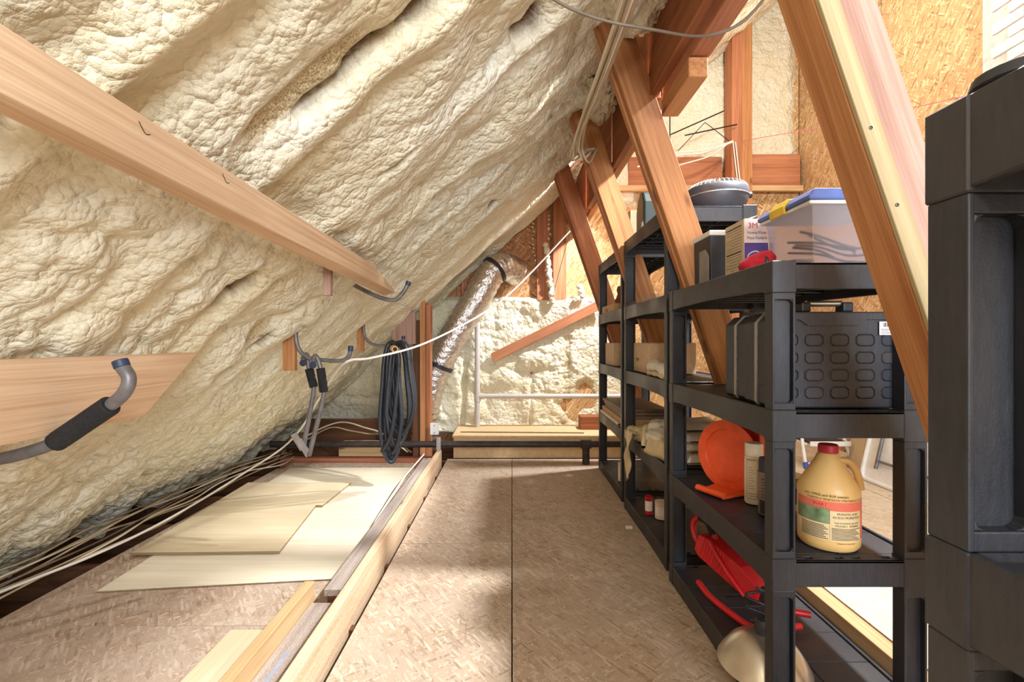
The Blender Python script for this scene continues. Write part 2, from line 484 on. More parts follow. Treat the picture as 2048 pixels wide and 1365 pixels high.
def fbm(u, v, seed, octv=4):
    s = 0; a = 0.5
    for k in range(octv):
        s = s + a*vnoise(u*2**k, v*2**k, seed+k*17); a *= 0.5
    return s/(1-0.5**octv)

def domes(u, v, seed):
    """cauliflower bumps: 1 at a cell's middle, creases between cells"""
    iu, iv = np.floor(u), np.floor(v); best = np.full(u.shape, 9.0)
    for du in (-1, 0, 1):
        for dv in (-1, 0, 1):
            cu, cv = iu+du, iv+dv
            px = cu + 0.15 + 0.7*_h(cu, cv, seed); py = cv + 0.15 + 0.7*_h(cu, cv, seed+5)
            rr = 0.75 + 0.5*_h(cu, cv, seed+9)
            d = ((u-px)**2 + (v-py)**2)/(rr*rr)
            best = np.minimum(best, d)
    return np.clip(1.0 - best*1.45, 0.0, 1)**0.8

def foam_relief(u, v, seed, amp=1.0, boost=0.0):
    wu = u + 0.16*(fbm(u*3, v*3, seed+40, 3)-0.5); wv = v + 0.16*(fbm(u*3+9, v*3+4, seed+41, 3)-0.5)
    m1 = np.clip((fbm(u*1.3, v*1.3, seed+50, 3)-0.32)*3.2, 0.15, 1.1)
    m2 = np.clip((fbm(u*1.9+7, v*1.9, seed+51, 3)-0.40)*4.2, 0.05, 1)
    m3 = np.clip((fbm(u*2.6, v*2.6+3, seed+52, 3)-0.42)*4.5, 0.05, 1)
    m2 = np.maximum(m2, boost*1.1); m3 = np.maximum(m3, boost*1.4)
    h = 0.060*(fbm(u*1.5, v*1.5, seed, 4)-0.5)*2
    h = h + 0.062*m1*domes(wu/0.27, wv/0.27, seed+1)
    h = h + 0.036*m2*domes(wu/0.105, wv/0.105, seed+2)
    h = h + 0.016*m3*domes(wu/0.046, wv/0.046, seed+3)
    return amp*(h-0.040)

def grid_object(name, P, mat, parent=None, attrs=None, keep=None):
    """P: (n,m,3) array of points"""
    n, m = P.shape[:2]
    idx = np.arange(n*m).reshape(n, m)
    q = np.stack([idx[:-1, :-1], idx[1:, :-1], idx[1:, 1:], idx[:-1, 1:]], -1).reshape(-1, 4)
    if keep is not None: q = q[keep[:-1, :-1].reshape(-1)]
    me = bpy.data.meshes.new(name)
    me.vertices.add(n*m); me.vertices.foreach_set('co', P.reshape(-1).astype(np.float32))
    me.loops.add(len(q)*4); me.loops.foreach_set('vertex_index', q.reshape(-1).astype(np.int32))
    me.polygons.add(len(q)); me.polygons.foreach_set('loop_start', np.arange(0, len(q)*4, 4, dtype=np.int32))
    me.update(calc_edges=True)
    me.polygons.foreach_set('use_smooth', np.ones(len(q), dtype=bool))
    for k, a in (attrs or {}).items():
        at_ = me.attributes.new(k, 'FLOAT', 'POINT'); at_.data.foreach_set('value', a.reshape(-1).astype(np.float32))
    me.materials.append(mat); me.validate(); me.update()
    o = bpy.data.objects.new(name, me); COL.objects.link(o)
    attach(o, parent)
    return o

SL, EAVE = 0.89, -2.60            # roof: Z = SL*(X-EAVE)
NRM = Vector((SL, 0, -1)).normalized()
RAFT = [0.335 + 0.555*k for k in range(-5, 10)]
def roof_z(x): return SL*(x-EAVE)

# ------------------------------------------------------------------ structure: sloped foam ceiling
def build_ceiling():
    xs = np.concatenate([np.arange(-2.64, 0.95, 0.0105), np.arange(0.95, 3.36, 0.04)])
    ys = np.concatenate([np.arange(-2.6, 0.35, 0.06), np.arange(0.35, 5.56, 0.0125)])
    X, Y = np.meshgrid(xs, ys, indexing='ij')
    s = X*math.hypot(1, SL)
    h = foam_relief(s, Y, 11, 1.0, np.clip((-1.15-X)/0.5, 0, 1))
    bare = np.zeros_like(X); thin = np.zeros_like(X)
    wob = 0.05*(fbm(s*2.2, Y*0+3.1, 77, 3)-0.5)
    for k, yr in enumerate(RAFT):
        d = Y - yr - wob - 0.02*math.sin(k*2.3)
        ridge = np.exp(-(d/0.062)**2)
        h = h*(1-0.60*ridge) + 0.036*ridge
        val = np.exp(-((d-0.13)/0.045)**2)
        h = h - 0.030*val*np.clip(fbm(s*1.7+k*3, Y*0+k, 91, 3)*2.4-0.6, 0, 1)
    # gaps where the foam has pulled away from a rafter: (rafter Y, x from, x to, width, depth)
    for yr, xa, xb, w, dep in ((1.37, -0.62, -0.02, 0.011, 0.09), (1.92, -0.56, -0.40, 0.008, 0.06), (1.92, -0.12, -0.04, 0.010, 0.07),
                               (1.92, 0.0, 0.16, 0.020, 0.09), (1.92, -1.20, -0.98, 0.013, 0.07), (2.48, -1.40, -1.20, 0.006, 0.05),
                               (3.62, -0.22, -0.10, 0.012, 0.06), (3.75, -1.12, -1.02, 0.016, 0.07), (3.05, -0.65, -0.60, 0.01, 0.05),
                               (0.85, -0.95, -0.86, 0.010, 0.06), (2.48, -1.02, -0.98, 0.006, 0.05)):
        t_ = np.clip(np.minimum(X-xa, xb-X)/0.06, 0, 1)
        d = (Y - yr - wob - 0.02*(vnoise(s*9, Y*0, 31)-0.5))/(2.3*w*(0.45+0.9*vnoise(s*14, Y*0, 33)))
        g = np.exp(-d*d)*t_
        h = h - dep*1.25*g; bare = np.maximum(bare, np.clip(g*3.0-0.8, 0, 1))
    # thin dusted patches beside rafters
    for yr, xa, xb, w in ((1.30, -0.75, -0.35, 0.045), (2.40, -1.36, -1.16, 0.06), (2.47, -1.52, -1.40, 0.05), (1.90, -1.15, -1.02, 0.03), (1.55, -1.75, -1.55, 0.06)):
        t_ = np.clip(np.minimum(X-xa, xb-X)/0.08, 0, 1)
        g = np.exp(-((Y-yr-wob)/w)**4)*t_
        h = h*(1-0.8*g) - 0.02*g; thin = np.maximum(thin, np.clip(g*1.6-0.3, 0, 0.9))
    # ragged lower edge: pockets between the rafters above the joist bays
    low = np.clip((-2.38-X)/0.16, 0, 1)
    ph = np.cos((Y-RAFT[0])/0.555*2*math.pi)
    h = h - low*(0.05-0.05*ph) + low*0.05*fbm(s*5, Y*5, 15, 3)
    # opening over the soffit near the far wall, where the duct leaves
    Z = SL*(X-EAVE)
    P = np.stack([X+NRM.x*h, Y, Z+NRM.z*h], -1)
    keep = np.ones(X.shape, bool)
    o = grid_object('ceiling', P, M['foam'], None, {'bare': bare, 'thin': thin})
    return tag(o, 'sloping roof underside covered in lumpy cream spray foam insulation', 'ceiling', kind='structure')
build_ceiling()

# roof deck boards above the foam, closing the attic
deck = MB()
deck.box((-3.0, -2.7, -0.02), (3.6, 5.7, 0.0), Matrix.Translation((0, 0, SL*2.6+0.28)) @ Matrix.Rotation(-math.atan(SL), 4, 'Y') @ Matrix.Diagonal((1.36, 1, 1, 1)))
o = deck.build('ceiling_deck', M['osb_dark']); tag(o, 'roof sheathing above the spray foam', 'ceiling', kind='structure')

# ------------------------------------------------------------------ floor
FL = MB().box((-3.0, -2.6, -0.24), (3.3, 5.6, -0.2)).build('floor', M['dark_wood'])
tag(FL, 'attic floor of worn oriented strand board sheets over joists', 'floor', kind='structure')
def panel(a, b, mat, bev=0.002): return abox('floor_panel', a, b, mat, FL, bevel=bev)
g = 0.0022
for (x0, x1, y0, y1) in ((0, 1.275, -2.5, 0.70), (0, 1.275, 0.70, 3.14), (0, 1.275, 3.14, 4.78), (-0.632, 0, -2.5, 0.34), (-0.632, 0, 0.34, 2.78), (-0.632, 0, 2.78, 4.78)):
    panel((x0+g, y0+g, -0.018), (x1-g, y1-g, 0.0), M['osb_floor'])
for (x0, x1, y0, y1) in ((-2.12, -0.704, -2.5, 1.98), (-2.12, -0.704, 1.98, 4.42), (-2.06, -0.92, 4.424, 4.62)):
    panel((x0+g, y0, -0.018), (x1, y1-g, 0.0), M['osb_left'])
for (x0, x1, y0, y1) in ((1.352, 2.55, -2.5, 1.45), (1.352, 2.55, 1.45, 3.89), (1.352, 2.55, 3.89, 5.40), (2.555, 3.2, -2.5, 2.6), (2.555, 3.2, 2.6, 5.40)):
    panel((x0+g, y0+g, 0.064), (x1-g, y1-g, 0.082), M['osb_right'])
for yr in RAFT + [5.26]:
    abox('joist', (-2.72, yr-0.02, -0.2), (1.25, yr+0.02, -0.02), M['dark_wood'], FL, 0.002, 'x')
abox('joist', (1.30, -2.5, -0.2), (3.2, 5.4, 0.06), M['dark_wood'], FL, 0.002, 'y')
# sill timber along the raised floor
s_ = abox('floor_sill', (1.278, -2.5, -0.018), (1.345, 5.40, 0.082), M['tan_wood'], None, 0.003, 'y')
tag(s_, 'long timber sill edging the raised pale floor right of the shelves', 'timber')

eb = MB().box((-2.80, -2.6, -0.2), (-2.74, 5.5, 0.35)).build('wall_left', M['dark_wood']); tag(eb, 'dark board closing the eave below the foam', 'wall', kind='structure')
# walls ------------------------------------------------------------
YB = 5.47
WB = MB().box((-3.0, YB+0.02, -0.2), (3.4, YB+0.08, 5.6)).build('wall_back', M['osb_dark'])
tag(WB, 'gable end wall with strand board, studs and spray foam', 'wall', kind='structure')
for (x0, x1, z0, z1) in ((-3.0, -0.62, -0.2, 2.6), (-0.617, 0.60, -0.2, 2.9), (0.603, 1.82, -0.2, 2.9), (1.823, 3.2, -0.2, 2.9), (0.2, 1.82, 2.904, 5.4), (1.823, 3.2, 2.904, 5.4)):
    abox('wall_panel', (x0, YB, z0), (x1, YB+0.016, z1), M['osb_dark'] if x0 < 0.6 else M['osb_gable2'], WB)

def foam_patch(name, x0, x1, z0, z1, y, seed, step, amp, parent, pits=(), edge=0.06, xs_=None):
    xs = np.arange(x0, x1+step, step); zs = np.arange(z0, z1+step, step)
    X, Z = np.meshgrid(xs, zs, indexing='ij')
    h = foam_relief(X, Z, seed, amp) + 0.055
    bare = np.zeros_like(X); thin = np.zeros_like(X)
    for (px0, pz0, px1, pz1, w, dep, th) in pits:
        dx, dz = px1-px0, pz1-pz0; L = math.hypot(dx, dz)
        t_ = np.clip(((X-px0)*dx + (Z-pz0)*dz)/(L*L), 0, 1)
        d = np.hypot(X-px0-t_*dx, Z-pz0-t_*dz) + 0.02*(fbm(X*9, Z*9, seed+3, 2)-0.5)
        g_ = np.exp(-(d/w)**4); h = h - dep*g_; thin = np.maximum(thin, np.clip(g_*th, 0, 1))
    e = np.minimum.reduce([X-x0, x1-X, Z-z0, z1-Z])
    rag = edge*(0.5+fbm(X*7, Z*7, seed+8, 3))
    h = np.where(e < rag, h*np.clip(e/rag, 0, 1) - 0.03*(1-np.clip(e/rag, 0, 1)), h)
    P = np.stack([X, np.full_like(X, y)-h, Z], -1)
    return grid_object(name, P[:, ::-1], M['foam'], parent, {'bare': bare[:, ::-1], 'thin': thin[:, ::-1]})
foam_patch('foam_fill', -2.7, 1.30, 0.10, 1.66, YB, 23, 0.0125, 1.15, WB,
           pits=((0.60, 0.42, 0.60, 1.18, 0.045, 0.03, 0.5), (0.60, 0.45, 0.86, 0.48, 0.10, 0.035, 0.6), (0.62, 0.30, 0.80, 0.62, 0.10, 0.03, 0.6), (-0.55, 0.2, -0.52, 0.9, 0.03, 0.04, 0.3), (0.98, 0.3, 1.0, 1.3, 0.02, 0.05, 0.0), (0.2, 0.2, 0.22, 0.9, 0.02, 0.03, 0.0)))
foam_patch('foam_fill', 1.30, 3.2, 3.02, 5.4, YB, 29, 0.022, 0.8, WB, edge=0.12)
foam_patch('foam_fill', 0.55, 1.42, 2.62, 4.0, YB, 37, 0.022, 1.0, WB, edge=0.10)

# gable framing seen above the foam
for (xa, xb, z0, z1, m_) in ((0.275, 0.415, 1.60, 2.60, 'fir_red'), (0.455, 0.60, 1.60, 2.75, 'fir_red'), (-0.56, -0.50, 1.62, 1.90, 'fir_red')):
    abox('stud', (xa, YB-0.06, z0), (xb, YB-0.002, z1), M[m_], WB, 0.003, 'z')
abox('stud', (2.32, YB-0.30, 0.2), (2.43, YB-0.13, 4.62), M['fir_red'], WB, 0.003, 'z')
abox('stud', (2.44, YB-0.27, 0.2), (2.55, YB-0.13, 4.70), M['fir'], WB, 0.003, 'z')
abox('ledger', (1.28, YB-0.10, 2.84), (2.30, YB-0.02, 3.17), M['fir_red'], WB, 0.003, 'x')
abox('ledger', (2.56, YB-0.10, 2.84), (3.16, YB-0.02, 3.20), M['fir_red'], WB, 0.003, 'x')
abox('ledger', (0.72, YB-0.16, 2.78), (3.16, YB-0.11, 2.84), M['tan_wood'], WB, 0.003, 'x')
lumber('diagonal_board', at(985, 716, 5.36), at(1196, 612, 5.36), 0.045, 0.10, M['fir_red'], WB, up=(-0.44, 0, 0.9))
lumber('foam_edge_board', at(880, 852, 5.42), at(1220, 852, 5.42), 0.05, 0.02, M['tan_wood'], WB)

# foam beads squeezed out between the gable studs
def bead(pts, r, seed):
    rnd = random.Random(seed); m_ = MB()
    P = spline(pts, 5)
    for p in P:
        q = p + Vector((rnd.uniform(-.012, .012), rnd.uniform(-.01, .01), rnd.uniform(-.01, .01))); rr = r*rnd.uniform(0.7, 1.3)
        m_.lathe([(0, -rr), (rr*.7, -rr*.7), (rr, 0), (rr*.7, rr*.7), (0, rr)], q, 10)
    return m_.build('foam_bead', M['foam'], WB, smooth=60)
bead([at(1066, 440, 5.36), at(1067, 480, 5.36), at(1068, 520, 5.36)], 0.012, 1)
bead([at(1096, 430, 5.36), at(1099, 478, 5.36)], 0.014, 2)
bead([at(1092, 490, 5.36), at(1096, 530, 5.36), at(1099, 560, 5.36), at(1103, 585, 5.36), at(1103, 603, 5.36)], 0.030, 3)
bead([at(1160, 572, 5.36), at(1164, 590, 5.36), at(1150, 602, 5.36)], 0.032, 4)

# right wall: strand board and a white painted brick chimney stack
WR = MB().box((3.24, -2.6, -0.2), (3.3, 5.6, 5.6)).build('wall_right', M['osb_wall'])
tag(WR, 'strand board wall right of the walkway beyond the braces', 'wall', kind='structure')
for (y0, y1) in ((4.25, 5.46), (3.31, 4.247), (-2.5, -0.1), (-0.1, 1.12), (1.12, 2.34)):
    for (z0, z1) in ((0.08, 2.52), (2.524, 5.4)):
        abox('wall_panel', (3.2, y0+.002, z0), (3.238, y1-.002, z1), M['osb_wall'], WR)
CH = thing('chimney', (3.2, 2.82, 0.08), 'white painted brick chimney with a few bare red bricks by the strand board', 'chimney')
MB().box((3.16, 2.36, 0.085), (3.235, 3.29, 5.0)).build('mortar_core', M['mortar'], CH)
bme = MB().box((0, 0.005, 0.005), (0.03, 0.208, 0.068))
br = {}
for k in ('brickwhite', 'brickred'):
    br[k] = bme.mesh('brick'); br[k].materials.append(M[k])
rb = random.Random(3)
for r_ in range(22, 54):
    z = 0.09 + r_*0.0765
    for c_ in range(5):
        y = 2.36 + c_*0.2165 - (0.108 if r_ % 2 else 0)
        if y < 2.3 or y > 3.10: continue
        red = (c_ == 4 and r_ % 2 == 1 and rb.random() < 0.7)
        o = bpy.data.objects.new('brick', br['brickred' if red else 'brickwhite']); COL.objects.link(o)
        o.location = (3.145 + rb.uniform(-.004, .004), y, z); attach(o, CH)

# rear gable behind the camera, with its window
WF = thing('wall_front', (0, -2.5, 0), 'strand board gable behind the viewer', 'wall'); WF['kind'] = 'structure'
for a, b in (((-3.0, -2.58, -0.2), (0.3, -2.5, 5.6)), ((2.1, -2.58, -0.2), (3.4, -2.5, 5.6)), ((0.3, -2.58, -0.2), (2.1, -2.5, 1.2)), ((0.3, -2.58, 2.6), (2.1, -2.5, 5.6))):
    MB().box(a, b).build('wall_panel', M['osb_wall'], WF)
W1 = thing('window_1', (1.2, -2.54, 1.2), 'gable window with white frame behind the viewer', 'window'); W1['kind'] = 'structure'
fr = MB()
for a, b in (((0.3, -2.57, 1.2), (0.36, -2.49, 2.6)), ((2.04, -2.57, 1.2), (2.1, -2.49, 2.6)), ((0.3, -2.57, 1.2), (2.1, -2.49, 1.26)), ((0.3, -2.57, 2.54), (2.1, -2.49, 2.6))): fr.box(a, b)
fr.build('window_frame', M['whitep'], W1)

# ------------------------------------------------------------------ roof braces and purlin
def brace(y0, y1, label, boards, px_a, yz=0.0, foot=0.085, top=2.95, x0=0.0):
    """leaning brace in a plane of constant Y; boards: (x offset, width in X, y from, y to, material)"""
    k = 0.340
    def xat(z): return px_a + k*(1.15 - z)
    b0 = thing('roof_brace', (xat(foot)+0.05, (y0+y1)/2, foot), label, 'roof brace', 'leaning roof braces')
    for (dx, w, ya, yb, m_) in boards:
        m = Matrix(((1, 0, 0, 0), (0, 1, 0, 0), (0, 0, 1, 0), (0, 0, 0, 1)))
        p0 = Vector((xat(foot)+dx+w/2, (ya+yb)/2, foot)); p1 = Vector((xat(top)+dx+w/2, (ya+yb)/2, top))
        d = (p1-p0)
        # sheared box: level cuts at foot and top
        bm_ = MB(); Mx, L = frame(p0, p1, (0, 1, 0))
        inv = Mx.inverted()
        vs = []
        for z, xx in ((foot, xat(foot)), (top, xat(top))):
            for (ax, ay) in ((dx, ya), (dx+w, ya), (dx+w, yb), (dx, yb)): vs.append(inv @ Vector((xx+ax, ay, z)))
        bm_.add(vs, [(3,2,1,0),(4,5,6,7),(0,1,5,4),(1,2,6,5),(2,3,7,6),(3,0,4,7)])
        o = bm_.build('board', M[m_], None, (0,0,0), bevel=0.003); o.matrix_basis = Mx; attach(o, b0)
    return b0
B1 = brace(1.03, 1.21, 'nearest leaning roof brace, brown with its lit front edge painted pale and a mauve board', [(0.0, 0.047, 1.095, 1.20, 'fir'), (0.001, 0.046, 1.080, 1.0945, 'fir_lit_edge'), (0.048, 0.10, 1.10, 1.20, 'fir_mauve')], 0.932)  # thin pale board stands in for the brown board's lit front edge
B2 = brace(2.36, 2.445, 'leaning roof brace passing between the two nearer shelf units', [(0.0, 0.150, 2.360, 2.400, 'fir'), (-0.012, 0.140, 2.402, 2.445, 'fir')], 0.945)
B3 = brace(3.40, 3.49, 'leaning roof brace standing between the two far shelf units', [(0.0, 0.150, 3.400, 3.440, 'fir'), (-0.014, 0.140, 3.442, 3.49, 'fir_red')], 0.955)
B4 = brace(4.56, 4.66, 'farthest leaning roof brace close to the foam covered gable', [(0.0, 0.16, 4.56, 4.605, 'fir_red'), (-0.012, 0.15, 4.607, 4.66, 'fir_dark')], 0.93)
for B, yn in ((B1, 1.08),):
    for zz in (1.62, 1.45):
        m_ = MB().lathe([(0, 0), (0.004, 0.001), (0.004, 0.002), (0, 0.003)], (0, 0, 0), 10, Matrix.Rotation(math.radians(90), 4, 'X'))
        x = 0.932+0.34*(1.15-zz)+0.018
        o = m_.build('nail_head', M['nail'], None, (0,0,0)); o.location = (x, yn, zz); attach(o, B)

PU = thing('roof_purlin', (0.72, 2.5, 2.33), 'brown purlin of overlapping planks running under the foam roof', 'beam')
for (y0, y1, x0, z0, z1) in ((-0.4, 2.40, 0.665, 2.335, 2.90), (2.44, 3.42, 0.70, 2.36, 2.91), (3.46, 4.60, 0.70, 2.39, 2.91), (4.66, 5.40, 0.70, 2.40, 2.91)):
    abox('plank', (x0, y0, z0), (x0+0.042, y1, z1), M['fir_dark'], PU, 0.003, 'y')
abox('plank', (0.720, -0.4, 2.30), (0.80, 2.34, 2.40), M['fir_red'], PU, 0.004, 'y')
abox('plank', (0.748, 2.44, 2.385), (0.80, 5.4, 2.45), M['fir'], PU, 0.004, 'y')
bl = abox('cleat', (0.71, 1.97, 2.215), (0.79, 2.33, 2.295), M['fir'], PU, 0.006, 'y')

# foam clump on the purlin beside the cable bundle
def blob(name, c, r, seed, label, cat, mat='foam', sx=1, sy=1, sz=1, n=40, amp=0.35, parent=None):
    u = np.linspace(0, 2*math.pi, n+1); v_ = np.linspace(0, math.pi, n//2+1)
    U, V = np.meshgrid(u, v_, indexing='ij')
    d = np.stack([np.cos(U)*np.sin(V), np.sin(U)*np.sin(V), np.cos(V)], -1)
    a = d[..., 0]*2.1 + d[..., 2]*1.3; b = d[..., 1]*2.1 - d[..., 2]*0.9
    h = 1 + amp*(0.7*domes(a*1.3+5, b*1.3+5, seed) + 0.4*domes(a*3+5, b*3+9, seed+1) + 0.8*(fbm(a+9, b+9, seed+2, 3)-0.5) - 0.6)
    P = d*h[..., None]*r*np.array([sx, sy, sz]) + np.array(c)
    o = grid_object(name, P, M[mat], parent, {'bare': np.zeros_like(U), 'thin': np.zeros_like(U)})
    if label: tag(o, label, cat)
    return o
blob('foam_clump', (0.575, 2.08, 2.76), 0.13, 5, 'bulging foam clump around the purlin beside the cable bundle', 'foam', sy=2.3, sz=1.2, n=72, amp=0.75)
blob('foam_clump', (0.56, 3.12, 2.74), 0.10, 8, 'ragged foam clump at the purlin where the cable bundle ends', 'foam', sy=2.4, sz=1.0, n=64, amp=0.8)

# ------------------------------------------------------------------ left floor timbers and sheets
bm1 = abox('floor_beam', (-0.700, 0.2, -0.2), (-0.660, 4.60, 0.13), M['pine_dusty'], None, 0.004, 'y'); tag(bm1, 'long upright joist edge rising beside the walkway floor', 'timber')
bm2 = abox('floor_plank', (-0.842, 0.2, 0.001), (-0.722, 2.06, 0.05), M['grey_wood'], None, 0.003, 'y'); tag(bm2, 'wide dusty plank with a blue chalk smear beside the joist edge', 'timber')
MB().box((-0.80, 1.56, 0.0502), (-0.786, 1.74, 0.0508)).build('chalk_smear', mat_plain('chalk_blue', (150, 156, 172), 0.8), bm2)
bm3 = abox('floor_batten', (-0.887, 0.2, 0.001), (-0.846, 2.10, 0.122), M['tan_wood'], None, 0.003, 'y'); tag(bm3, 'tan batten on edge with a grey dusty top', 'timber')
bm4 = abox('grey_plank', (-0.795, 2.07, 0.07), (-0.706, 4.40, 0.10), M['grey_wood'], None, 0.003, 'y'); tag(bm4, 'dark grey plank lying along the far part of the joist', 'timber')
abox('support', (-0.785, 2.08, 0.001), (-0.712, 4.38, 0.069), M['dark_wood'], bm4, 0.002, 'y')
sp = abox('plywood_scrap', (-1.105, 0.4, 0.001), (-0.965, 1.925, 0.016), M['ply'], None, 0.002, 'y'); tag(sp, 'narrow pale plywood strip on the dusty floor by the batten', 'plywood')

def sheet(name, pts, z0, z1, mat, label):
    m_ = MB(); m_.prism(pts, 'z', z0, z1)
    o = m_.build(name, [M[mat], M['ply_edge']], None, (pts[0][0], pts[0][1], z0), bevel=0.001)
    for p in o.data.polygons:
        if abs(p.normal.z) < 0.5: p.material_index = 1
    return tag(o, label, 'plywood')
sheet('plywood_sheet', [(-1.895, 2.235), (-0.83, 2.355), (-0.90, 4.415), (-1.99, 4.405)], 0.002, 0.008, 'ply_pale', 'larger thin plywood sheet lying beneath the smaller one')
sheet('plywood_sheet', [(-2.02, 2.605), (-1.245, 2.625), (-1.345, 3.36), (-1.30, 3.36), (-1.28, 3.90), (-2.10, 3.90)], 0.010, 0.024, 'ply', 'smaller plywood sheet lying on top of the larger one')
for (px, py, s_) in ((1258, 1053, 0.016),):
    p = at(px, py, 3.0); p.z = 0
    o = MB().box((p.x-.02, p.y-.012, 0.0005), (p.x+.02, p.y+.012, 0.016)).build('foam_chip', M['whitep'], None, p, bevel=0.003); tag(o, 'small white foam chip on the floor by the shelf', 'foam chip')

# timbers across the far left joist bays
o = abox('cross_timber', (-2.2, 4.64, -0.06), (-0.72, 4.70, 0.045), M['red_sill'], None, 0.003, 'x'); tag(o, 'reddish cross timber behind the far plywood edge', 'timber')
o = abox('cross_timber', (-2.15, 5.12, -0.1), (-0.96, 5.18, 0.33), M['dark_wood'], None, 0.003, 'x'); tag(o, 'dark cross timber low under the far eave', 'timber')
o = abox('wood_offcut', (-1.72, 4.86, -0.2), (-1.30, 5.02, 0.13), M['tan_wood'], None, 0.003, 'x'); tag(o, 'tan offcut block standing in the far joist bay', 'timber')

# boxed soffit step at the end of the walkway
SB = thing('boxed_step', (0.27, 4.80, 0), 'low boxed in step of tan board across the end of the walkway', 'step')
abox('top_board', (-0.585, 4.79, 0.205), (1.30, 5.40, 0.225), M['mdf'], SB, 0.003)
abox('front_board', (-0.575, 4.805, 0.001), (1.30, 4.825, 0.204), M['mdf'], SB, 0.002)
abox('side_board', (-0.575, 4.826, 0.001), (-0.555, 5.38, 0.204), M['mdf'], SB, 0.002)
lumber('edge_strip', (-0.52, 4.95, 0.232), (0.72, 4.90, 0.232), 0.012, 0.010, M['ply_edge'], SB)
o = abox('wood_block', (0.715, 5.10, 0.226), (1.02, 5.28, 0.36), M['fir_dark'], None, 0.004, 'x'); tag(o, 'brown wood block on the boxed step by the far wall', 'timber')

# upright post with a header board at the left end
PO = thing('framing_post', (-0.86, 4.74, 0.0), 'upright framing post beside the hanging hose', 'post')
abox('board', (-0.955, 4.72, -0.02), (-0.885, 4.80, 1.35), M['dark_wood'], PO, 0.003, 'z')
abox('board', (-0.883, 4.70, -0.02), (-0.835, 4.86, 1.54), M['fir'], PO, 0.003, 'z')
abox('board', (-0.833, 4.74, -0.02), (-0.79, 4.86, 1.50), M['fir_red'], PO, 0.003, 'z')
abox('header_board', (-1.14, 4.66, 1.12), (-0.92, 4.70, 1.42), M['fir_mauve'], PO, 0.003, 'z')
JB = thing('junction_box', at(869, 870, 4.68), 'small white junction box plate on the post foot', 'electrical box')
p = at(869, 858, 4.68)
MB().box((p.x-.04, 4.66, p.z-.055), (p.x+.04, 4.695, p.z+.055)).build('cover', M['whitep'], JB, bevel=0.004)
for dz in (-.035, .035): MB().lathe([(0, 0), (.005, .001), (.004, .003), (0, .004)], (p.x, 4.659, p.z+dz), 8, Matrix.Rotation(math.radians(90), 4, 'X')).build('screw', M['nail'], JB)


# ------------------------------------------------------------------ black resin shelf units
SW, SLN, RH = 0.450, 0.933, 0.085      # width, length, rail height
PW, PD = 0.067, 0.046                  # post section
_shelf_me = None; _post_me = {}
def shelf_mesh():
    """one tier, origin at its corner, top at z=0"""
    m = MB(); W_, L_, H = SW, SLN, RH
    # deck of moulded panels with fine grooves between them
    nx, ny = 2, 5
    m.box((0.012, 0.05, -0.014), (W_-0.012, L_-0.05, -0.006))
    for i in range(nx):
        for j in range(ny):
            x0 = 0.012 + i*(W_-0.024)/nx; x1 = x0 + (W_-0.024)/nx - 0.0016
            y0 = 0.05 + j*(L_-0.10)/ny; y1 = y0 + (L_-0.10)/ny - 0.0016
            m.box((x0, y0, -0.0065), (x1, y1, -0.002))
    # end strips with slots
    for (ya, yb) in ((0.0, 0.05), (L_-0.05, L_)):
        xs = [0.012, 0.105, 0.130, 0.195, 0.220, 0.245, 0.270, 0.335, 0.360, W_-0.012]
        m.box((0.012, ya, -0.010), (W_-0.012, ya+0.016, -0.002)); m.box((0.012, yb-0.016, -0.010), (W_-0.012, yb, -0.002))
        for k in range(0, len(xs), 2): m.box((xs[k], ya+0.016, -0.010), (xs[k+1], yb-0.016, -0.002))
    # rails: long sides arched a little, short sides straight
    for x0, x1 in ((0.0, 0.012), (W_-0.012, W_)):
        pr = [(0.04, -H), (0.04, 0.004), (L_-0.04, 0.004), (L_-0.04, -H), (L_*0.86, -H*0.93), (L_*0.5, -H*0.87), (L_*0.14, -H*0.93)]
        m.prism(pr, 'x', x0, x1)
    for y0, y1 in ((0.0, 0.010), (L_-0.010, L_)):
        m.box((PW-.01, y0, -H*0.92), (W_-PW+.01, y1, -0.002))
    for y0 in (0.055, L_-0.065): m.box((0.012, y0, -H*0.6), (W_-0.012, y0+0.008, -0.012))
    # ribs under the deck
    for k in range(1, 8):
        y = L_*k/8; m.box((0.012, y-0.003, -0.045), (W_-0.012, y+0.003, -0.013))
    for k in range(1, 4):
        x = W_*k/4; m.box((x-0.003, 0.05, -0.040), (x+0.003, L_-0.05, -0.013))
    # corner sockets, a little proud
    for x0 in (-0.002, W_-PW-0.002):
        for y0 in (-0.002, L_-PD-0.002):
            m.box((x0, y0, -H-0.004), (x0+PW+0.004, y0+PD+0.004, 0.004))
    me = m.mesh('shelf'); me.materials.append(M['black']); return me
def post_mesh(h):
    """post between two tiers, origin at its low corner: flanges, recessed web, end caps"""
    m = MB(); f = 0.007
    m.box((0, 0, 0), (f, PD, h)); m.box((PW-f, 0, 0), (PW, PD, h))
    m.box((f, 0.015, 0), (PW-f, PD-0.015, h))
    for z0, z1 in ((0, 0.02), (h-0.02, h)): m.box((0.001, 0.0005, z0), (PW-0.001, PD-0.0005, z1))
    for z0, s_ in ((0.02, 1), (h-0.02, -1)):      # rounded recess corners
        for xa, d in ((f, 1), (PW-f, -1)):
            m.prism([(xa, z0), (xa+d*0.012, z0), (xa+d*0.004, z0+s_*0.004), (xa, z0+s_*0.012)], 'y', 0.001, PD-0.001)
    me = m.mesh('post'); me.materials.append(M['black']); return me
SHELF = shelf_mesh()
LEVEL = [0.078, 0.512, 0.945, 1.380, 1.828]
